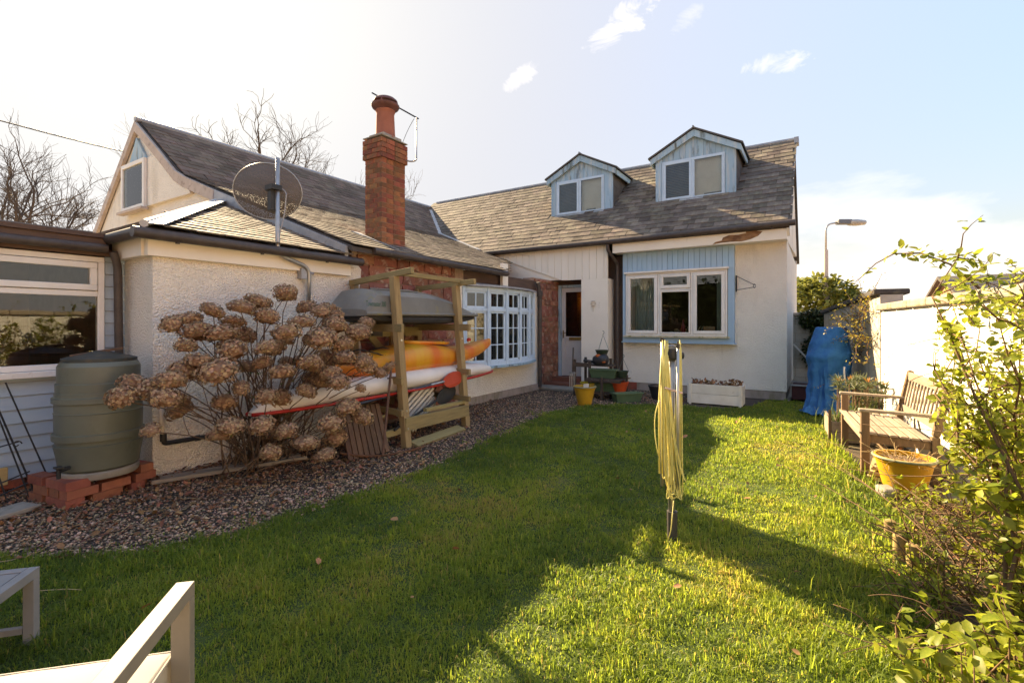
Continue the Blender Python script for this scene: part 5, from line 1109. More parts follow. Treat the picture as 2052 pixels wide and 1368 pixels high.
# pipe on the white wall
wp = thing('waste_pipe', 'cream and black waste pipe along the foot of the white wall', 'pipe', (-5.08, 2.4, .3))
MB().tube([(-5.085, 2.0, .85), (-5.085, 2.03, .33)], .021, 8).build('upper_pipe', smooth_w, wp, smooth=True)
MB().tube(fillet([(-5.08, 2.03, .38), (-5.08, 2.035, .31), (-5.08, 2.08, .305), (-5.07, 2.9, .29)], .03), .022, 8).tube([(-5.08, 2.03, .33), (-5.08, 2.03, .40)], .028, 8).tube([(-5.08, 2.30, .301), (-5.08, 2.34, .30)], .028, 8).build('lower_pipe', black_m, wp, auto=40)

# satellite dish
sd = thing('satellite_dish', 'perforated grey satellite dish on a bent steel pole above the white wall', 'satellite dish', (-5.0, 3.3, 2.0))
MB().tube(fillet([(-5.0, 3.09, 3.22), (-5.0, 3.09, 2.17), (-5.03, 3.50, 2.06), (-5.05, 3.50, 1.60)], .11, 8), .024, 12).build('pole', metal_g, sd, smooth=True)
MB().box(-5.11, 3.40, 1.93, -5.03, 3.47, 2.05).tube([(-5.09, 3.42, 2.0), (-5.03, 3.56, 2.0)], .018, 6).build('wall_bracket', lead, sd)
dm = bpy.data.materials.new('perforated_mesh'); dm.use_nodes = True; N = dm.node_tree.nodes; b_ = N['Principled BSDF']; b_.inputs['Base Color'].default_value = (.11, .092, .08, 1); b_.inputs['Roughness'].default_value = .6
tcn = N.new('ShaderNodeTexCoord'); vo = N.new('ShaderNodeTexVoronoi'); vo.inputs['Scale'].default_value = 95; dm.node_tree.links.new(tcn.outputs['Object'], vo.inputs['Vector'])
lt = N.new('ShaderNodeMath'); lt.operation = 'LESS_THAN'; lt.inputs[1].default_value = .36; dm.node_tree.links.new(vo.outputs['Distance'], lt.inputs[0])
tb = N.new('ShaderNodeBsdfTransparent'); ms = N.new('ShaderNodeMixShader'); dm.node_tree.links.new(lt.outputs[0], ms.inputs[0]); dm.node_tree.links.new(b_.outputs[0], ms.inputs[1]); dm.node_tree.links.new(tb.outputs[0], ms.inputs[2]); dm.node_tree.links.new(ms.outputs[0], N['Material Output'].inputs['Surface'])
ds = MB(); n = 40; vs = [(0, 0, 0)]
for j in range(1, 7):
    for i in range(n): vs.append((.36*j/6*math.cos(6.2832*i/n), .30*j/6*math.sin(6.2832*i/n), .085*(j/6)**2))
fs = [(0, 1+i, 1+(i+1) % n) for i in range(n)] + [(1+(j-1)*n+i, 1+j*n+i, 1+j*n+(i+1) % n, 1+(j-1)*n+(i+1) % n) for j in range(1, 6) for i in range(n)]
ds.add(vs, fs); dsh = ds.build('reflector', dm, sd, smooth=True); dsh.location = (-5.12, 3.02, 2.86); dsh.rotation_euler = Vector((-.62, .72, .22)).to_track_quat('Z', 'Y').to_euler()
rim = MB().tube([(.362*math.cos(6.2832*i/n), .302*math.sin(6.2832*i/n), .085) for i in range(n+1)], .006, 5, cap=False).build('rim', metal_g, sd, smooth=True); rim.location = dsh.location; rim.rotation_euler = dsh.rotation_euler
MB().box(-5.08, 3.02, 2.64, -5.01, 3.10, 2.90).box(-5.1, 3.0, 2.86, -4.96, 3.12, 2.92).build('clamp', black_m, sd, bevel=.006)
MB().tube(fillet([(-4.99, 3.12, 2.9), (-4.93, 3.15, 2.85), (-4.95, 3.14, 2.62), (-4.985, 3.11, 2.4)], .06), .006, 6).build('cable', lead, sd)
# aerial
ae = thing('tv_aerial', 'yagi television aerial on a cranked pole at the chimney top', 'aerial', (-5.4, 5.55, 3.9))
MB().tube(fillet([(-5.50, 5.52, 3.98), (-5.42, 5.60, 3.97), (-5.38, 5.65, 4.0), (-5.38, 5.65, 4.67)], .06), .014, 8).build('mast', metal_g, ae, smooth=True)
a0, a1 = Vector((-5.36, 5.68, 4.66)), Vector((-5.98, 5.28, 5.07)); MB().beam(a0, a1, .018, .018).build('boom', black_m, ae)
bd = (a1-a0).normalized(); sp = bd.cross(Vector((.2, -.3, 1))).normalized()
for i in range(11):
    c = a0.lerp(a1, .04+i*.094); l = .075-.002*i; MB().tube([c-sp*l, c+sp*l], .004, 4).build('element', black_m, ae)
MB().tube(bez((-5.40, 5.62, 4.65), (-5.5, 5.55, 4.45), (-5.56, 5.5, 4.2), 8), .004, 4).build('cable', black_m, ae)

# metal trellis at far left
tr_ = thing('trellis', 'thin rusty wirework trellis leaning on the sun room boards', 'trellis', (-5.4, 1.1, 0))
def T(u, v): return Vector((-5.30-.28*v, .62+.62*u, v))     # u across, v height
for u0, u1, top in ((0, .15, .82), (.22, .30, .86), (.42, .36, .90), (.66, .52, .93)):
    MB().tube([T(u0+.5, .02), T(u0*.6+.42-.1*(1-u0), top)], .006, 5).build('upright', black_m, tr_)
MB().tube([T(.98, .02), T(.62, .93)], .007, 5).tube([T(.10, .3), T(.5, .42), T(.86, .46)], .006, 5).tube([T(.2, .06), T(.6, .16), T(.94, .22)], .006, 5).tube([T(.2, .0), T(.94, .14)], .006, 5).build('crossbars', black_m, tr_)
for c, s in ((T(.66, .86), 1), (T(.84, .44), 1)):
    MB().tube([c+Vector((0, .03*math.cos(a)*(1-a/9), .03*math.sin(a)*(1-a/9))) for a in [i*.4 for i in range(16)]], .005, 5).build('scroll', black_m, tr_)
MB().lathe([(.005, -.03), (.03, -.01), (.035, .01), (.01, .03)], (-5.42, .98, .62), 8).build('finial', M('rust_red', (.13, .04, .025), rough=.8), tr_)
tag(MB().box(-5.60, .95, .10, -5.56, 1.12, .24).build('wooden_block', M('pale_wood', (.50, .36, .16), (.42, .30, .13), sc=6, st=(6, 1, 6), rough=.8), bevel=.004), 'pale yellow wooden block hanging behind the wire trellis', 'block')

# ---------------------------------------------------------------- by the porch
green_p = M('green_plastic', (.075, .125, .065), (.06, .10, .052), sc=4, rough=.5, dirt=((.10, .11, .07), 6, .6, .8, (1, 1, 1)))
dkgreen = M('dark_green_plastic', (.025, .04, .025), (.035, .05, .03), rough=.5)
yel_p = M('yellow_glazed_pot', (.56, .30, .028), (.46, .23, .025), sc=5, rough=.45, dirt=((.24, .15, .05), 7, .62, .8, (1, 1, .4)))
org_p = M('orange_plastic', (.52, .12, .025), (.45, .10, .022), rough=.5)
soil2 = M('potting_soil', (.11, .07, .042), (.20, .13, .08), sc=30, rough=1, bump=1, bsc=60, bdist=.02)
stand_w = M('dark_stand_wood', (.085, .058, .042), (.06, .042, .032), sc=6, st=(1, 1, .4), rough=.7)
def pot(name, label, c, r0, r1, h, m, rim=None, fill=True, cat='pot', n=28, parts=None):
    t = thing(name, label, cat, c)
    MB().lathe([(r0*.9, 0), (r0, .004), (r0+(r1-r0)*.5, h*.5), (r1*.95, h*.86), (r1*1.0, h*.88), (r1*1.03, h*.98), (r1*1.0, h), (r1*.93, h), (r1*.90, h*.8), (.01, h*.78)], c, n).build('body', m, t, auto=40)
    if rim: MB().tube([(c[0]+r1*1.03*math.cos(i/n*6.2832), c[1]+r1*1.03*math.sin(i/n*6.2832), c[2]+h*.97) for i in range(n+1)], h*.035, 6, cap=False).build('rim', rim, t, smooth=True)
    if fill: MB().lathe([(r1*.9, -.01), (r1*.85, .008), (r1*.5, .016), (.01, .014)], (c[0], c[1], c[2]+h*.86), n).build('soil', soil2, t)
    return t
def trough(label, c, L, Wd, h, rz, m=None, soilf=True):
    t = thing('planter_trough', label, 'planter', c, 'green plastic troughs'); m = m or green_p
    ca, sa = math.cos(rz), math.sin(rz); P = lambda u, v, z: (c[0]+u*ca-v*sa, c[1]+u*sa+v*ca, c[2]+z)
    a, b = L/2*.84, Wd/2*.78; A, B = L/2, Wd/2; k = .008
    vs = [P(-a, -b, 0), P(a, -b, 0), P(a, b, 0), P(-a, b, 0), P(-A, -B, h), P(A, -B, h), P(A, B, h), P(-A, B, h), P(-A+k, -B+k, h), P(A-k, -B+k, h), P(A-k, B-k, h), P(-A+k, B-k, h), P(-a+k, -b+k, h*.5), P(a-k, -b+k, h*.5), P(a-k, b-k, h*.5), P(-a+k, b-k, h*.5)]
    fs = [(3, 2, 1, 0), (0, 1, 5, 4), (1, 2, 6, 5), (2, 3, 7, 6), (3, 0, 4, 7), (4, 5, 9, 8), (5, 6, 10, 9), (6, 7, 11, 10), (7, 4, 8, 11), (8, 9, 13, 12), (9, 10, 14, 13), (10, 11, 15, 14), (11, 8, 12, 15), (12, 13, 14, 15)]
    MB().add(vs, fs).build('body', m, t, bevel=.006)
    q = [P(-A-.006, -B-.006, h-.012), P(A+.006, -B-.006, h-.012), P(A+.006, B+.006, h-.012), P(-A-.006, B+.006, h-.012)]
    rm = MB()
    for i in range(4): rm.beam(q[i], q[(i+1) % 4], .014, .022)
    rm.build('rim', m, t, bevel=.004)
    if soilf: MB().prism([P(-a+k*2, -b+k*2, h*.52), P(a-2*k, -b+2*k, h*.52), P(a-2*k, b-2*k, h*.52), P(-a+2*k, b-2*k, h*.52)], (0, 0, h*.25)).build('soil', soil2, t)
    return t
st = thing('plant_stand', 'dark wooden tiered plant stand beside the porch pier', 'plant stand', (-3.6, 8.9, 0))
for x, y, h in ((-4.02, 8.62, .72), (-3.70, 8.60, .70), (-3.98, 9.05, .74), (-3.30, 8.98, .72), (-3.38, 8.42, .42), (-3.02, 8.75, .46), (-3.42, 8.98, .74)):
    MB().box(x-.022, y-.022, 0, x+.022, y+.022, h).build('post', stand_w, st, bevel=.003)
for x0, x1, y0, y1, z in ((-4.04, -3.3, 8.66, 9.04, .60), (-3.72, -3.02, 8.46, 8.92, .37), (-3.95, -3.05, 8.48, 8.94, .12)):
    k2 = 0; y = y0
    while y < y1: MB().box(x0, y, z, x1, y+.075, z+.018).build('shelf_slat', stand_w, st); y += .09
MB().box(-4.02, 8.60, .58, -3.7, 8.63, .66).build('rail', stand_w, st); MB().box(-3.72, 8.42, .33, -3.02, 8.45, .37).build('rail', stand_w, st)
trough('green trough on the middle shelf of the plant stand', (-3.42, 8.62, .392), .52, .2, .17, R(4), soilf=False)
trough('green trough on the bottom shelf of the plant stand', (-3.42, 8.66, .14), .52, .2, .16, R(6))
trough('green trough of dry soil on the ground right of the plant stand', (-2.93, 8.50, 0), .55, .2, .17, R(50))
def hanging(label, c, r, h, top):
    t = pot('hanging_pot', label, c, r*.65, r, h, dkgreen, fill=False, n=20)
    hk = Vector((c[0]+.02, c[1], c[2]+top))
    for a in (0.3, 2.4, 4.5): MB().tube([(c[0]+r*math.cos(a), c[1]+r*math.sin(a), c[2]+h), hk], .0035, 4).build('hanger', M('grey_green_plastic', (.15, .16, .13), rough=.5), t)
    MB().tube([hk+Vector((.022*math.sin(a)*1.0, 0, .045-.030*math.cos(a))) if i > 2 else hk+Vector((0, 0, .02*i/3)) for i, a in enumerate([k2*.42-.6 for k2 in range(11)])], .006, 6).build('hook', MATS['grey_green_plastic'], t, smooth=True)
hanging('small dark hanging pot with its hook up, on top of the black tool', (-3.52, 8.78, .80), .13, .11, .40)
hanging('dark hanging pot with its hook up at the right of the stand', (-3.10, 8.72, .405), .12, .13, .36)
bt = thing('power_tool', 'black garden power tool with orange patches on the plant stand', 'power tool', (-3.52, 8.76, .6))
kb_ = MB().lathe([(.03, -.16), (.09, -.13), (.115, -.05), (.12, .04), (.10, .12), (.04, .16)], (0, 0, 0), 18); me = kb_.mesh('body', True); me.materials.append(M('black_tool', (.03, .03, .032), (.045, .04, .04), rough=.4))
o = link('body', me, bt); o.location = (-3.53, 8.74, .72); o.rotation_euler = (R(20), R(80), R(15))
for dx_, dz_, sx_ in ((-.02, .085, .05), (.10, -.03, .035)):
    p_ = MB().lathe([(.005, -.01), (sx_, -.004), (sx_, .006), (.005, .012)], (0, 0, 0), 12); me = p_.mesh('orange_patch', True); me.materials.append(org_p); o = link('orange_patch', me, bt); o.location = (-3.53+dx_, 8.632+abs(dz_)*.3, .72+dz_); o.rotation_euler = (R(75), 0, R(10)); o.scale = (1, .6, 1)
MB().tube([(-3.68, 8.72, .68), (-3.86, 8.68, .70)], .03, 10).build('nozzle', black_m, bt)
pot('planting_bowl', 'yellow bowl under the left end of the plant stand', (-3.72, 8.66, .14), .11, .19, .15, M('bright_yellow', (.60, .42, .03), (.52, .36, .03), rough=.45), fill=False, cat='bowl')
pot('planting_bowl', 'bright orange red bowl on the plant stand next to the yellow bowl', (-3.14, 8.70, .14), .11, .17, .20, M('orange_red', (.58, .085, .025), (.5, .07, .022), rough=.45), cat='bowl')
pot('flower_pot', 'yellow flared flower pot on the lawn edge in front of the porch', (-3.44, 7.78, 0), .115, .19, .33, yel_p, rim=M('grey_green_glaze', (.20, .21, .13), (.25, .25, .17), rough=.5))
tag(MB().obox((-3.42, 7.80, .335), (.04, 0, .004), (0, .025, 0), (0, 0, .03)).build('plant_label', M('off_white_card', (.75, .70, .62), rough=.7)), 'small white plant label stuck in the yellow pot by the porch', 'label')
pot('flower_pot', 'black plastic flower pot below the kitchen window', (-2.53, 9.12, 0), .12, .19, .26, black_m)
fk = thing('garden_fork', 'garden fork with steel tines leaning by the plant stand', 'garden fork', (-4.1, 8.6, 0))
for k2 in range(4): MB().tube([(-4.10+.035*k2, 8.56, .18), (-4.10+.035*k2, 8.57, .42), (-4.085+.025*k2, 8.58, .46)], .008, 6).build('tine', metal_g, fk)
MB().tube([(-4.05, 8.58, .46), (-4.05, 8.62, .95)], .014, 8).build('shaft', stand_w, fk); MB().box(-4.11, 8.565, .445, -3.985, 8.595, .475).build('head', metal_g, fk)
wpl = thing('planter_box', 'white painted wooden planter box under the kitchen window', 'planter', (-1.5, 9.1, 0))
pw = M('peeling_white_paint', (.70, .65, .57), (.62, .56, .48), sc=4, rough=.8, obj=.05, bump=.2, dirt=((.36, .30, .20), 7, .62, .8, (1, 1, 1)))
for z in (.02, .19):
    for (x0, x1, y0, y1) in ((-1.95, -1.10, 8.92, 8.945), (-1.95, -1.10, 9.27, 9.295), (-1.97, -1.945, 8.92, 9.295), (-1.105, -1.08, 8.92, 9.295)): MB().box(x0, y0, z, x1, y1, z+.165).build('plank', pw, wpl, bevel=.004)
for x in (-1.94, -1.135): MB().box(x, 8.90, 0, x+.04, 8.92, .37).build('corner_post', pw, wpl)
MB().box(-1.93, 8.95, .1, -1.11, 9.26, .33).build('soil', soil2, wpl)
g = np.random.default_rng(77)
def litter(parent_or_tag, pos, size, mat, seed, name='leaf_litter', flat=.35):
    gg = np.random.default_rng(seed); n = len(pos); rot = rot_np(gg.normal(0, flat, n), gg.normal(0, flat, n), gg.uniform(0, 6.28, n))
    tv, tf = leaf_tpl(1.1, .22, -.12); V, F = scatter(tv, tf, pos, rot, size*gg.uniform(.5, 1.3, n)); return np_mesh(name, V, F, mat, np.repeat(gg.random(n), len(tv)))
dead_m = M('dead_leaf', (.20, .085, .04), (.28, .135, .065), sc=14, rough=.85, tint=.5)
pp = np.stack([g.uniform(-1.92, -1.12, 160), g.uniform(8.96, 9.25, 160), g.uniform(.33, .40, 160)], 1); link('dead_leaves', litter(None, pp, np.full(160, .07), dead_m, 1, flat=.8), wpl, kind='stuff')
orn = thing('wall_ornament', 'small metal flower ornament on the porch pier', 'ornament', (-4.18, 9.92, 1.8))
for a in range(6):
    c = Vector((-4.18+.045*math.cos(a*1.047), 9.915, 1.86+.055*math.sin(a*1.047))); MB().lathe([(.004, -.006), (.03, 0), (.004, .006)], (0, 0, 0), 8).build('petal', metal_g, orn).location = c
MB().tube([(-4.18, 9.915, 1.82), (-4.18, 9.915, 1.68)], .006, 5).build('stalk', metal_g, orn)
hbk = thing('basket_bracket', 'empty wrought iron hanging basket bracket on the white wall', 'bracket', (-1.3, 10.17, 2.2))
MB().box(-1.345, 10.165, 2.03, -1.325, 10.19, 2.34).build('backplate', black_m, hbk)
MB().tube([(-1.335, 10.17, 2.33), (-1.15, 10.05, 2.22), (-1.0, 9.94, 2.13)], .006, 6).tube([(-1.335, 10.17, 2.06), (-1.0, 9.94, 2.09)], .006, 6).tube([(-1.0+.02*math.cos(a), 9.935, 2.11+.035*math.sin(a)) for a in [i*.5 for i in range(13)]], .006, 6).build('arm', black_m, hbk)
vt = thing('bottle', 'red bottle on the kitchen window sill', 'bottle', (-2.35, 10.45, 1.15)); MB().lathe([(.045, 0), (.045, .2), (.02, .27), (.018, .36)], (-2.38, 10.42, 1.15), 14).build('body', M('red_enamel', (.30, .02, .02), (.25, .02, .02), rough=.4), vt, smooth=True)
tag(MB().box(-1.98, 10.38, 1.15, -1.76, 10.46, 1.36).build('storage_box', M('tan_box', (.40, .22, .12), (.33, .18, .10), rough=.8), bevel=.02), 'tan box standing on the kitchen window sill', 'box')
dk = thing('dish_rack', 'wire dish rack with pale cloth on the kitchen sill', 'dish rack', (-2.3, 10.5, 1.15))
for i in range(9): MB().tube(bez((-2.42+.06*i, 10.50, 1.15), (-2.38+.06*i, 10.48, 1.40), (-2.35+.06*i, 10.56, 1.36), 5), .006, 5).build('wire', metal_g, dk)
V, F, t = leaf_cloud(blob_points((-2.45, 10.47, 1.22), (.16, .05, .06), 40, g), np.full(40, .09), seed=4); link('cloth', np_mesh('cloth', V, F, M('pale_cloth', (.45, .42, .28), rough=.9), None), dk)

# ---------------------------------------------------------------- passage: tarpaulin, crate
tp = thing('tarpaulin', 'blue tarpaulin draped over a tall object beside the cottage corner', 'tarpaulin', (.18, 9.05, 0))
tarp_m = M('blue_tarpaulin', (.018, .125, .33), (.026, .165, .40), sc=5, rough=.75, spec=.2, bump=.6, bsc=7, bdist=.06, trans=.1, dirt=((.12, .27, .46), 6, .62, .8, (1, 1, .3)))
n, m = 72, 40; vs = []
gg = random.Random(2); ph = [gg.uniform(0, 6.28) for _ in range(9)]
rid = [(gg.uniform(0, 6.28), gg.uniform(.07, .22), gg.uniform(.05, .15), gg.uniform(-.5, .5), gg.uniform(.0, .5)) for _ in range(17)]
n, m = 120, 60
for j in range(m+1):
    v = j/m; z = 1.36*(1-max(0, v-.06)/.94)
    for i in range(n):
        a = 6.2832*i/n
        rb_ = .25*(v/.06)**.5 if v < .06 else .25+.13*((v-.06)/.32)**.8 if v < .38 else .38-.05*math.sin((v-.38)/.5*3.14) if v < .88 else .38+.12*((v-.88)/.12)**1.5
        rb_ *= 1+.14*math.cos(a-3.3)*math.sin(v*3.14)
        fo = 0
        for (a0, w0, am_, tw_, v0) in rid:
            da = (a-a0-tw_*v+3.1416) % 6.2832-3.1416; fo += am_*max(0, 1-abs(da)/w0)*max(0, min(1, (v-v0)*3))
        fo += .035*math.sin(6*v*6.28+4*a+ph[3]*2)*math.sin(3*a+ph[2])*(v > .1) - .05
        rb_ *= 1+fo
        zz = z + (.05*math.sin(4*a+ph[4])+.05*math.sin(9*a))*max(0, (v-.85)/.15) if v < .985 else .012+.04*abs(math.sin(6*a+1))
        vs.append((.17+rb_*math.cos(a)*.84, 9.05+rb_*math.sin(a)*.84-.22*max(0, v-.75), max(.012, zz)))
fs = [(j*n+i, j*n+(i+1) % n, (j+1)*n+(i+1) % n, (j+1)*n+i) for j in range(m) for i in range(n)] + [tuple(range(n))[::-1]]
MB().add(vs, fs).build('sheet', tarp_m, tp, auto=32)
MB().tube(bez((.42, 8.66, .35), (.30, 8.6, .55), (.32, 8.62, .78), 8), .012, 6).build('cord', pvc, tp)
cr = thing('crate', 'dark red crate with a pale rim in the shaded passage', 'crate', (-.1, 10.6, 0))
MB().box(-.42, 10.3, .02, .22, 10.9, .27).build('body', M('dark_red', (.09, .022, .018), (.06, .018, .015), rough=.7), cr, bevel=.01); MB().frame(-.44, .24, .0, .0, 10.28, 10.92, 0).box(-.44, 10.28, .27, .24, 10.32, .295).box(-.44, 10.88, .27, .24, 10.92, .295).build('rim', lead, cr)
tag(MB().tube([(-.42, 11.2, 1.0), (.02, 11.5, .45)], .018, 8).build('pole', pvc), 'pale pole leaning in the dark passage beside the cottage', 'pole')

# ---------------------------------------------------------------- bench, trough bed and pot on the right
bw_m = M('grey_teak', (.33, .255, .19), (.25, .19, .14), sc=5, st=(6, .5, 6), rough=.85, obj=.12, bump=.4, bsc=14, dirt=((.15, .11, .07), 7, .62, .8, (1, 1, 1)))
bw_d = M('brown_teak', (.20, .125, .07), (.145, .09, .05), sc=5, st=(6, 6, .6), rough=.85, obj=.15, bump=.4, bsc=14, dirt=((.30, .21, .09), 8, .60, .75, (1, 1, .5)))
bn = thing('garden_bench', 'weathered slatted wooden garden bench against the white wall', 'bench', (.6, 6.1, 0))
bdir = Vector((-.085, 1, 0)).normalized(); bx = Vector((bdir.y, -bdir.x, 0)); O_ = Vector((.36, 5.48, 0))
def BP(u, v, z): return O_ + bx*u + bdir*v + Vector((0, 0, z))
LB = 1.25
for v in (0, LB):
    MB().beam(BP(0, v, 0), BP(0, v, .60), .065, .065, up=bx).build('front_leg', bw_d, bn, bevel=.006)
    MB().beam(BP(.50, v, 0), BP(.50, v, .42), .065, .06, up=bx).build('back_leg', bw_d, bn, bevel=.006)
    MB().beam(BP(.50, v, .42), BP(.60, v, .90), .065, .06, up=bx).build('back_post', bw_d, bn, bevel=.02)
    MB().beam(BP(-.05, v, .615), BP(.55, v, .60), .075, .028).build('armrest', bw_m, bn, bevel=.008)
    MB().beam(BP(.03, v, .36), BP(.47, v, .34), .03, .07).build('side_rail', bw_d, bn)
MB().beam(BP(0, .03, .36), BP(0, LB-.03, .36), .028, .08).build('front_rail', bw_m, bn, bevel=.004)
MB().beam(BP(.25, 0, .16), BP(.25, LB, .16), .03, .04).build('stretcher', bw_d, bn)
for k2 in range(7): MB().beam(BP(-.02+.076*k2, -.03, .412-.004*k2), BP(-.02+.076*k2, LB+.03, .412-.004*k2), .058, .02).build('seat_slat', bw_m, bn, bevel=.004)
MB().beam(BP(.583, .03, .84), BP(.583, LB-.03, .84), .03, .085).build('top_rail', bw_m, bn, bevel=.006); MB().beam(BP(.522, .03, .50), BP(.522, LB-.03, .50), .03, .07).build('lower_back_rail', bw_m, bn, bevel=.004)
for k2 in range(11): 
    v = .08+(LB-.16)*k2/10; MB().beam(BP(.53, v, .53), BP(.578, v, .81), .035, .015, up=bx).build('back_slat', bw_m, bn)
tb = thing('raised_planter', 'wooden raised planter of spiky plants beyond the bench', 'planter', (.4, 7.2, 0))
for z in (.0, .12): 
    MB().beam((.13, 6.95, z+.06), (.08, 7.75, z+.06), .03, .115).build('plank', bw_m, tb, bevel=.004); MB().beam((.13, 6.94, z+.06), (.74, 6.99, z+.06), .03, .115).build('plank', bw_m, tb, bevel=.004)
MB().prism([(.10, 6.92, 0), (.10, 6.97, 0), (.10, 6.97, .33), (.10, 6.92, .38)], (.03, 0, 0)).build('end_board', bw_d, tb)
MB().prism([(.14, 6.97, .05), (.74, 7.0, .05), (.66, 7.75, .05), (.10, 7.75, .05)], (0, 0, .15)).build('soil', soil2, tb)
sp_ = thing('euphorbia', 'spiky grey green plants with orange tips in the raised planter', 'plant', (.4, 7.3, .2))
spk = np.array([(0, -.04, 0), (0, .04, 0), (.5, .05, .12), (.5, -.05, .12), (1, 0, .05)]); spf = np.array([(0, 3, 1), (1, 3, 2), (3, 4, 2)])
g = np.random.default_rng(13); cs = np.array([(g.uniform(.18, .68), g.uniform(7.0, 7.65), g.uniform(.32, .72)) for _ in range(46)]); ptsn = np.repeat(cs, 26, 0); nn = len(ptsn)
V, F = scatter(spk, spf, ptsn, rot_np(g.uniform(0, 6.28, nn), g.uniform(-1.3, .25, nn), g.uniform(0, 6.28, nn)), g.uniform(.07, .13, nn)); link('leaves', np_mesh('spiky_leaves', V, F, leaf_mat('grey_green_leaf', (.10, .125, .06), (.14, .15, .07), .3), np.repeat(g.random(nn), 5)), sp_)
V, F = scatter(spk, spf, np.repeat(cs[:12]+np.array([0, 0, .04]), 12, 0), rot_np(g.uniform(0, 6.28, 144), g.uniform(-1.4, -.4, 144), g.uniform(0, 6.28, 144)), g.uniform(.04, .08, 144)); link('orange_tips', np_mesh('orange_tips', V, F, leaf_mat('orange_tip', (.45, .19, .03), (.4, .15, .03), .3), np.repeat(g.random(144), 5)), sp_, kind='stuff')
sm_ = MB()
for c in cs: sm_.tube([(c[0], c[1], .2), tuple(c)], .005, 4)
sm_.build('stems', twig_m, sp_)
gt = thing('strappy_plant', 'strappy green plant at the front of the raised planter', 'plant', (.3, 6.9, .2))
nn = 260; base = np.stack([g.normal(.35, .12, nn), g.normal(7.0, .04, nn), np.full(nn, .2)], 1); V, F = scatter(spk*np.array([1, .35, 1]), spf, base, rot_np(g.uniform(-.3, .3, nn), g.uniform(-1.45, -.35, nn), g.uniform(0, 6.28, nn)), g.uniform(.15, .33, nn)); link('leaves', np_mesh('strap_leaves', V, F, leaf_mat('strap_leaf', (.09, .14, .03), (.13, .18, .04), .4), np.repeat(g.random(nn), 5)), gt)
yp = pot('flower_pot', 'weathered yellow flower pot of dead stems before the bench', (.60, 5.13, .0), .13, .205, .31, yel_p, rim=MATS['grey_green_glaze'])
ym = MB(); rr = random.Random(5)
for i in range(60):
    a, r_ = rr.uniform(0, 6.28), rr.uniform(.02, .17); p = (.60+r_*math.cos(a), 5.13+r_*math.sin(a), .27); ym.tube(wander(p, (math.cos(a)*rr.uniform(.2, 1.6), math.sin(a)*rr.uniform(.2, 1.6), rr.uniform(.15, 1)), rr.uniform(.08, .24), 4, .45, -.06, rr), [.003, .003, .0025, .002, .0015], 4)
ym.build('dead_stems', M('straw', (.40, .28, .14), (.33, .22, .11), rough=.9), yp, smooth=True)
stn = MB().lathe([(.02, 0), (.10, .01), (.12, .06), (.09, .12), (.03, .14)], (.93, 5.0, 0), 9); tag(stn.build('stone', conc, auto=60), 'rough rock at the foot of the white wall by the bench', 'stone')
tag(MB().obox((.47, 4.97, .04), (.05, .03, 0), (-.03, .05, .01), (0, 0, .035)).build('stone', conc, bevel=.02), 'small pale stone beside the yellow pot of dead stems', 'stone')
wb2 = thing('timber_offcuts', 'pale timber boards lying under the garden bench', 'timber', (.5, 5.7, 0))
for i in range(3): MB().beam((.42+.02*i, 5.35, .03+.045*i), (.52+.05*i, 6.1, .03+.045*i), .11, .035).build('plank', M('pale_offcut', (.45, .33, .17), (.38, .27, .14), sc=5, st=(6, .6, 6), rough=.85), wb2)
for i, (x, y, h, lab) in enumerate(((.40, 3.60, .17, 'short log edging post at the lawn side of the bed'), (.455, 3.55, .145, 'shorter log post tucked behind the edging post'), (.40, 4.05, .10, 'low moss topped log post farther along the bed'))):
    tag(MB().lathe([(.032, 0), (.032, h), (.02, h+.006)], (x, y, 0), 12).build('log_post', M('log_wood', (.33, .23, .09), (.24, .17, .07), sc=5, st=(6, 6, .6), rough=.85), auto=40), lab, 'post')
ar = thing('arching_twigs', 'long thin bare stems arching from the bed over the lawn', 'twigs', (.7, 3.3, 0)); am = MB(); rr = random.Random(9)
for e, b0, hh in (((-.35, 5.0, .34), (.75, 3.3, .05), .40), ((-.18, 4.75, .40), (.72, 3.2, .05), .36), ((-.25, 4.5, .26), (.7, 3.1, .05), .24), ((.05, 4.9, .42), (.8, 3.4, .1), .36)):
    pts = bez(b0, ((b0[0]+e[0])/2+.12, (b0[1]+e[1])/2, hh), e, 12); am.tube(pts, [.005-.0003*i for i in range(13)], 4)
    for q in pts[4:]: am.tube(wander(q, (rr.gauss(0, 1), rr.gauss(.3, 1), .5), rr.uniform(.02, .07), 2, .3, 0, rr), .0018, 3)
am.build('stems', twig_m, ar, smooth=True)

# ---------------------------------------------------------------- rotary dryer
rd = thing('rotary_dryer', 'folded rotary clothes dryer with yellow line planted in the lawn', 'clothes dryer', (-.80, 3.18, 0))
cx_, cy_ = -.80, 3.18
MB().tube([(cx_, cy_, .16), (cx_, cy_, 1.24)], .021, 14).build('pole', metal_g, rd, smooth=True)
MB().tube([(cx_+.004, cy_, -.05), (cx_+.004, cy_, .02), (cx_+.004, cy_, .20)], [.028, .032, .034], 12).build('ground_socket', M('grey_socket', (.07, .06, .055), (.05, .045, .04), rough=.6), rd, auto=40)
cr_, ci_ = Vector((.844, .536, 0)), Vector((-.536, .844, 0))
offs = [cr_*(-.062), cr_*(-.038)+ci_*.05, cr_*.055+ci_*.02, cr_*.02-ci_*.06]
for k2, o_ in enumerate(offs):
    c = Vector((cx_, cy_, 0))+o_; MB().tube([c+Vector((0, 0, .36)), c+Vector((0, 0, 1.30-.012*k2))], .009, 8).build('arm', metal_g, rd, smooth=True)
    MB().tube([c+Vector((0, 0, 1.285-.012*k2)), c+Vector((0, 0, 1.315-.012*k2))], .0125, 8).build('end_cap', black_m, rd)
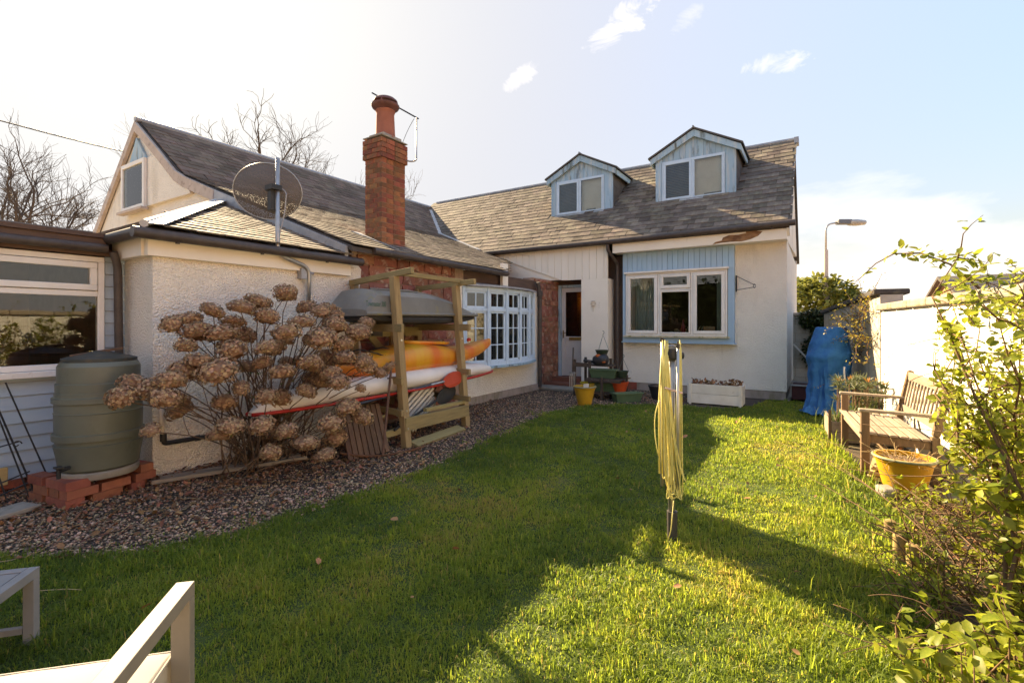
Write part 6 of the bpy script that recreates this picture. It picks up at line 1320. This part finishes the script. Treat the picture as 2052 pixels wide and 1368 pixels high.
MB().lathe([(.02, -.05), (.045, -.03), (.05, 0), (.045, .03), (.02, .04)], (cx_, cy_, 1.215), 14).tube([Vector((cx_, cy_, 1.20)), Vector((cx_, cy_, 1.20))+cr_*.075], .022, 8).build('hub', black_m, rd, auto=40)
MB().tube(bez(Vector((cx_, cy_, 1.24))-cr_*.05, Vector((cx_, cy_, 1.285)), Vector((cx_, cy_, 1.245))+cr_*.045, 8), .006, 6).build('handle', metal_g, rd)
MB().box(cx_-.03, cy_-.04, .34, cx_+.03, cy_+.03, .38).build('slider', black_m, rd)
rr = random.Random(12); ln = MB()
for i in range(18):
    s = rr.uniform(-.085, .07); e = max(-.085, min(.07, s + rr.uniform(.05, .13)*rr.choice((1, 1, -1)))); dep = rr.uniform(-.07, .03); bot = rr.choice((.27, .29, .31, .33, .36, .40))+rr.uniform(-.03, .03); topz = 1.24+rr.uniform(-.02, .06); s0, e0 = rr.choice((-.066, -.05, -.04, .045)), rr.choice((-.066, -.05, -.035, .05))
    pts = []
    for k2 in range(25):
        t = k2/24; a = math.pi*t
        u = s+(e-s)*(1-math.cos(a))/2; z = bot+(topz-bot)*abs(math.cos(a))**1.1 if False else bot + (topz-bot)*(abs(2*t-1))**2.6
        w = abs(2*t-1)**1.5; u = u*(1-w)+(s0 if t < .5 else e0)*w
        p = Vector((cx_, cy_, z))+cr_*(u+.0015*math.sin(t*17+i))+ci_*(dep*(1-w)-.03); pts.append(p)
    ln.tube(pts, .0034, 5)
for s in (-.088, -.070): ln.tube([Vector((cx_, cy_, 1.27))+cr_*(-.066)-ci_*.02, Vector((cx_, cy_, .9))+cr_*s-ci_*.025, Vector((cx_, cy_, .45))+cr_*s-ci_*.03], .0055, 6)
pts = [Vector((cx_, cy_, .75-.0))+cr_*(-.10)+Vector((0, 0, .0))]; ln.tube(bez(Vector((cx_, cy_, .92))-cr_*.085-ci_*.03, Vector((cx_, cy_, .80))-cr_*.15-ci_*.04, Vector((cx_, cy_, .55))-cr_*.09-ci_*.03, 10), .0036, 5)
ln.tube([Vector((cx_, cy_, .28))-ci_*.04, Vector((cx_, cy_, .1))-cr_*.02-ci_*.05, Vector((cx_, cy_, .01))-cr_*.05-ci_*.06], .003, 5)
ln.build('washing_line', M('yellow_line', (.78, .68, .24), (.72, .60, .18), sc=20, rough=.5, trans=.1), rd, smooth=True)
MB().tube([Vector((cx_, cy_, 1.00))-cr_*.06-ci_*.055, Vector((cx_, cy_, .965))+cr_*.05-ci_*.055], .008, 6).build('tie', M('pink_cord', (.65, .45, .36), rough=.7), rd)

# ---------------------------------------------------------------- lounge chair and low table in the foreground
al = M('taupe_aluminium', (.20, .175, .145), (.18, .158, .132), sc=12, rough=.6, metal=0, spec=.2)
cush = M('cream_canvas', (.40, .36, .305), (.37, .33, .28), sc=4, rough=.9, bump=.12, bsc=320, bdist=.002)
ch_ = thing('lounge_chair', 'low garden chair with taupe metal arms and cream cushion', 'chair', (-1.7, .2, 0))
F0 = Vector((-1.60, .69, 0)); e_back = Vector((.715, -.70, 0)).normalized(); e_left = Vector((-.70, -.715, 0)).normalized()
def CP(b, l, z): return F0 + e_back*b + e_left*l + Vector((0, 0, z))
for l in (0, .72):
    MB().beam(CP(0, l, 0), CP(0, l, .585), .05, .038, up=e_back).build('front_leg', al, ch_, bevel=.002)
    MB().beam(CP(.68, l, 0), CP(.68, l, .585), .05, .038, up=e_back).build('back_leg', al, ch_, bevel=.002)
    MB().beam(CP(-.019, l, .605), CP(.72, l, .605), .05, .04).build('armrest', al, ch_, bevel=.002)
MB().beam(CP(0, .026, .26), CP(0, .694, .26), .038, .05).build('front_rail', al, ch_, bevel=.002); MB().beam(CP(.68, .026, .26), CP(.68, .694, .26), .038, .05).build('back_rail', al, ch_, bevel=.002)
for l in (.01, .71): MB().beam(CP(.02, l, .26), CP(.66, l, .26), .035, .05).build('side_rail', al, ch_, bevel=.002)
cu_ = MB(); n = 14; vs = []; fs = []
for k2 in (0, 1):
    for i in range(n+1):
        for j in range(n+1):
            u, v = i/n, j/n; ed = min(u, 1-u, v, 1-v); pil = .022*(1-math.exp(-ed*9)) if k2 else 0
            vs.append(CP(-.025+.66*u, .035+.65*v, (.285 if k2 == 0 else .415)+pil+(.004*math.sin(v*26+u*5)*math.exp(-((u-.35)/.3)**2) if k2 else 0)))
N1 = (n+1)*(n+1)
for i in range(n):
    for j in range(n):
        a = i*(n+1)+j; fs += [(a, a+1, a+n+2, a+n+1), (N1+a+n+1, N1+a+n+2, N1+a+1, N1+a)]
for i in range(n):
    for (a, b) in (((i)*(n+1), (i+1)*(n+1)), ((i+1)*(n+1)+n, i*(n+1)+n), (i+1, i), (n*(n+1)+i, n*(n+1)+i+1)): fs.append((a, b, N1+b, N1+a))
co_ = cu_.add(vs, fs).build('seat_cushion', cush, ch_, auto=50, bevel=.008)
MB().tube([CP(-.027, .035, .412), CP(-.027, .685, .412)], .004, 6).tube([CP(-.027, .033, .412), CP(.635, .033, .412)], .004, 6).build('piping', cush, co_)
MB().obox(CP(.66, .36, .52), e_back*.06+Vector((0, 0, -.015)), e_left*.31, Vector((0, 0, .13))+e_back*.02).build('back_cushion', cush, ch_, bevel=.04)
tbx = thing('side_table', 'low slatted grey metal side table at the left edge of the lawn', 'table', (-3.2, .5, 0))
T0 = Vector((-2.93, .69, 0)); q1 = Vector((.74, -.67, 0)).normalized(); q2 = Vector((-.67, -.74, 0)).normalized(); TL = .56
def TP(a, b, z): return T0 + q1*a + q2*b + Vector((0, 0, z))
tg = M('grey_aluminium', (.25, .24, .235), (.225, .215, .21), sc=12, rough=.6, metal=0, spec=.2)
for a, b in ((.02, .02), (TL-.02, .02), (.02, TL-.02), (TL-.02, TL-.02)): MB().beam(TP(a, b, 0), TP(a, b, .285), .04, .04, up=q1).build('leg', tg, tbx, bevel=.002)
for a0_, b0_, a1_, b1_ in ((0, .02, TL, .02), (0, TL-.02, TL, TL-.02), (.02, .042, .02, TL-.042), (TL-.02, .042, TL-.02, TL-.042)): MB().beam(TP(a0_, b0_, .305), TP(a1_, b1_, .305), .04, .04).build('frame_rail', tg, tbx, bevel=.002)
for k2 in range(6): MB().beam(TP(.045, .083+.0785*k2, .315), TP(TL-.045, .083+.0785*k2, .315), .071, .014).build('slat', tg, tbx, bevel=.002)
MB().beam(TP(.02, .045, .06), TP(.02, TL-.045, .06), .025, .025).build('stretcher', tg, tbx); MB().beam(TP(TL-.02, .045, .06), TP(TL-.02, TL-.045, .06), .025, .025).build('stretcher', tg, tbx)

# ---------------------------------------------------------------- gravel, litter, grass
def inside(px_, py_, poly):
    c = np.zeros(len(px_), bool); n = len(poly)
    for i in range(n):
        x0, y0 = poly[i]; x1, y1 = poly[(i+1) % n]
        k = ((y0 > py_) != (y1 > py_)); c ^= k & (px_ < (x1-x0)*(py_-y0)/((y1-y0) if y1 != y0 else 1e-9)+x0)
    return c
def depth(x, y): return -.5358*x+.8443*y
def edge_x(y): return np.interp(y, [p[1] for p in EDGE[:11]], [p[0] for p in EDGE[:11]])
g = np.random.default_rng(100)
n = 120000; x = g.uniform(-5.7, -2.2, n); y = g.uniform(.2, 10.1, n); d = depth(x, y)
ok = inside(x, y, gp) & (g.random(n) < np.clip(3.4/np.maximum(d, .5), .12, 1)**1.3) & ~((x > -5.3) & (x < -3.9) & (y > 9.0)) & (x > -5.12) | (inside(x, y, gp) & (y < 1.9) & (x <= -5.12) & (g.random(n) < .8))
dist = np.where(y < 7, x-edge_x(y), -1); ok &= (dist < .02) | (g.random(n) < np.exp(-np.maximum(dist, 0)*14)*.6)
x, y = x[ok], y[ok]; n = len(x); s = g.uniform(.0045, .0115, n)*g.choice([1, 1, 1, 1.5], n)
octv = np.array([(1, 0, 0), (.25, .9, 0), (-.8, .5, 0), (-.7, -.6, 0), (.4, -.85, 0), (.1, .1, .75), (0, 0, -.6)], float); octf = np.array([(i, (i+1) % 5, 5) for i in range(5)]+[((i+1) % 5, i, 6) for i in range(5)])
V, F = scatter(octv, octf, np.stack([x, y, s*g.uniform(.0, .7, n)], 1), rot_np(g.normal(0, .35, n), g.normal(0, .35, n), g.uniform(0, 6.28, n)), np.stack([s*g.uniform(.8, 1.5, n), s, s*g.uniform(.6, 1.0, n)], 1))
peb = M('pebble', (.40, .27, .175), (.28, .185, .12), sc=40, rough=.8, tint=.75)
tnt = g.random(n)**1.6; tnt[g.random(n) < .10] = 1.35
link('gravel', np_mesh('gravel', V, F, peb, np.repeat(tnt, 7), False), None); tag(bpy.data.objects['gravel'], 'brown gravel with leaf litter along the cottage wall', 'gravel', kind='stuff')
n = 9000; x = g.uniform(-5.6, -3.2, n); y = g.uniform(.4, 7.5, n); k = inside(x, y, gp) & (g.random(n) < np.clip((edge_x(y)-x+.1)*1.0, .08, 1)*np.where(y < 4.2, 1, .35)); pos = np.stack([x[k], y[k], np.full(k.sum(), .018)], 1)
pos = np.concatenate([pos, np.stack([g.normal(-2.6, .5, 260), g.normal(9.2, .25, 260), np.full(260, .02)], 1)])
pos = pos[~((pos[:, 0] > -3.62) & (pos[:, 1] > 10.1))]
tag(link('leaf_litter', litter(None, pos, g.uniform(.02, .055, len(pos)), dead_m, 5)), 'rust brown dead leaves scattered over the gravel', 'leaf litter', kind='stuff')
n = 1500; y = g.uniform(1.5, 7.0, n); x = g.uniform(.3, 1.3, n); k = (x < wx(y)-.03) & (x > .10*y+.02); pos = np.stack([x[k], y[k], np.full(k.sum(), .015)], 1)
tag(link('leaf_litter', litter(None, pos, g.uniform(.02, .05, len(pos)), dead_m, 7)), 'brown leaf litter under the honeysuckle and the bench', 'leaf litter', kind='stuff')
tw_ = MB(); rr = random.Random(44)
for i in range(90):
    yy = rr.uniform(.6, 6.0); xx = rr.uniform(-5.0, -3.4); tw_.tube(wander((xx, yy, .022), (rr.gauss(0, 1), rr.gauss(0, 1), 0), rr.uniform(.08, .35), 4, .2, 0, rr)[:5], .0025, 3)
for v_ in range(len(tw_.v)): tw_.v[v_] = (tw_.v[v_][0], tw_.v[v_][1], max(.012, min(tw_.v[v_][2], .04)))
tag(tw_.build('dry_twigs', MATS['straw']), 'thin dry stalks scattered across the gravel', 'twigs', kind='stuff')
for a, b, w, h, lab in (((-4.95, 1.95, .03), (-4.55, 3.05, .05), .10, .02, 'long weathered plank lying at the foot of the white wall'), ((-4.85, 1.85, .04), (-4.35, 3.0, .06), .03, .03, 'thin pale batten lying beside the weathered plank')):
    tag(MB().beam(a, b, w, h).build('plank', bw_m), lab, 'plank')
tag(MB().obox((-5.02, .98, .025), (.10, .03, 0), (-.05, .17, 0), (0, 0, .018)).build('stone_slab', conc, bevel=.008), 'flat grey stone slab on the gravel left of the bricks', 'slab')
bag = MB().lathe([(.02, 0), (.14, .01), (.17, .05), (.12, .11), (.05, .14)], (-5.35, .62, 0), 11)
for i_ in range(len(bag.v)): bag.v[i_] = tuple(c_+random.uniform(-.012, .012) for c_ in bag.v[i_])
tag(bag.build('rubbish_bag', M('black_bag', (.02, .018, .018), (.03, .027, .025), rough=.35, bump=.6, bsc=14, bdist=.03), smooth=True), 'crumpled black bag at the foot of the sun room wall', 'bag')

def vnoise(x, y, f, seed):
    G = np.random.default_rng(seed).random((64, 64)); u, v = x*f+31.3, y*f+17.7; i, j = np.floor(u).astype(int), np.floor(v).astype(int); a, b = u-i, v-j; a, b = a*a*(3-2*a), b*b*(3-2*b)
    q = lambda m, n_: G[m % 64, n_ % 64]
    return (q(i, j)*(1-a)+q(i+1, j)*a)*(1-b)+(q(i, j+1)*(1-a)+q(i+1, j+1)*a)*b
def blades(n, xr, yr, hmin, hmax, keep, seed, wk=1.0, poly=None):
    g = np.random.default_rng(seed); x = g.uniform(*xr, n); y = g.uniform(*yr, n); d = depth(x, y); r_ = .8443*x+.5358*y
    k = inside(x, y, poly or lawn_poly) & (d > 1.5) & (np.abs(r_) < d*1.12+.1) & keep(x, y, d, g); x, y, d = x[k], y[k], d[k]; n = len(x)
    tuft = vnoise(x, y, 4.3, 1)*2-1; tuft2 = vnoise(x, y, 15, 2)*2-1
    h = g.uniform(hmin, hmax, n)*np.clip(1+.6*tuft+.6*tuft2, .25, 2.4)*np.clip(g.gamma(6, 1/6, n), .4, 1.9)
    az = g.uniform(0, 6.283, n); lean = np.abs(g.normal(.75, .5, n)); w = (.0012+.00050*d)*g.uniform(.7, 1.3, n)*wk
    dx, dy = np.cos(az), np.sin(az); px_, py_ = -dy*w, dx*w; z = np.zeros(n)
    mx, my, mz = x+dx*h*lean*.35, y+dy*h*lean*.35, h*.60; tx_, ty_, tz = x+dx*h*lean*1.0, y+dy*h*lean*1.0, h*np.clip(1.0-.35*lean, .22, 1)
    V = np.stack([np.stack([x-px_, y-py_, z-.005], 1), np.stack([x+px_, y+py_, z-.005], 1), np.stack([mx+px_*.8, my+py_*.8, mz], 1), np.stack([mx-px_*.8, my-py_*.8, mz], 1), np.stack([tx_, ty_, tz], 1)], 1).reshape(-1, 3)
    F = (np.array([(0, 1, 2), (0, 2, 3), (3, 2, 4)])[None]+(np.arange(n)*5)[:, None, None]).reshape(-1, 3)
    patch = vnoise(x, y, 1.1, 3)*.5+vnoise(x, y, 3.1, 4)*.3+vnoise(x, y, 9, 5)*.2; t = np.clip((patch-.5)*1.5+.36+g.normal(0, .16, n), 0, 1); t = np.where(g.random(n) < .05, g.uniform(.85, 1, n), t)
    return V, F, np.repeat(t, 5)
def grass_mat():
    m = bpy.data.materials.new('grass_blade'); m.use_nodes = True; N = m.node_tree.nodes; l = m.node_tree.links.new; b = N['Principled BSDF']
    at = N.new('ShaderNodeAttribute'); at.attribute_name = 'tint'; rp = N.new('ShaderNodeValToRGB'); e = rp.color_ramp.elements
    e[0].position = 0; e[0].color = (.095, .145, .025, 1); e[1].position = 1; e[1].color = (.34, .25, .08, 1)
    for p, c in ((.35, (.15, .215, .028)), (.65, (.225, .27, .038)), (.86, (.29, .29, .055))): q = e.new(p); q.color = (*c, 1)
    l(at.outputs['Fac'], rp.inputs[0]); l(rp.outputs[0], b.inputs['Base Color']); b.inputs['Roughness'].default_value = .5; b.inputs['Specular IOR Level'].default_value = .35
    tr = N.new('ShaderNodeBsdfTranslucent'); hs = N.new('ShaderNodeHueSaturation'); hs.inputs['Value'].default_value = 1.9; hs.inputs['Hue'].default_value = .485; l(rp.outputs[0], hs.inputs['Color']); l(hs.outputs[0], tr.inputs['Color'])
    ms = N.new('ShaderNodeMixShader'); ms.inputs[0].default_value = .6; l(b.outputs[0], ms.inputs[1]); l(tr.outputs[0], ms.inputs[2]); l(ms.outputs[0], N['Material Output'].inputs['Surface']); return m
GM = grass_mat()
V1, F1, t1 = blades(900000, (-4.8, 1.2), (-.5, 10.1), .014, .034, lambda x, y, d, g: g.random(len(x)) < np.clip(2.6/np.maximum(d, .5), .25, 1)**1.1, 1)
V2, F2, t2 = blades(22000, (-.2, .55), (1.2, 10.1), .045, .10, lambda x, y, d, g: g.random(len(x)) < np.clip((x+.05)*2.2, 0, 1)*np.clip(2.6/d, .2, 1), 2, 1.2)
seam = [(x-.4, y) for x, y in EDGE[:11]] + [(x+.05, y) for x, y in EDGE[:11]][::-1]
V3, F3, t3 = blades(90000, (-6, -2.9), (.2, 6.8), .014, .04, lambda x, y, d, g: g.random(len(x)) < np.exp(-np.maximum(edge_x(y)-x, 0)/.09)*.7*(vnoise(x, y, 6, 9) > .35), 3, poly=seam)
gr = link('grass', np_mesh('grass', np.concatenate([V1, V2, V3]), np.concatenate([F1, F2+len(V1), F3+len(V1)+len(V2)]), GM, np.concatenate([t1, t2, t3])))
tag(gr, 'short rough green lawn grass', 'grass', kind='stuff')
# a rougher seam of grass creeping into the gravel, fallen leaves on the lawn
rr = random.Random(31); lm_ = [litter(None, np.zeros((1, 3)), np.array([1.0]), dead_m, 60+i, 'fallen_leaf', .25) for i in range(6)]
for i in range(42):
    for _ in range(30):
        yy = rr.uniform(.9, 8.2); xx = rr.uniform(-3.1, .2); dd = depth(xx, yy)
        if dd > 1.9 and abs(.8443*xx+.5358*yy) < dd: break
    o = link('fallen_leaf', lm_[i % 6]); s_ = rr.uniform(.03, .06); o.location = (xx, yy, .045); o.scale = (s_,)*3; o.rotation_euler = (rr.gauss(0, .4), rr.gauss(0, .4), rr.uniform(0, 6.28))
    tag(o, 'single brown dead leaf lying on the lawn grass', 'leaf', 'fallen leaves on the lawn')
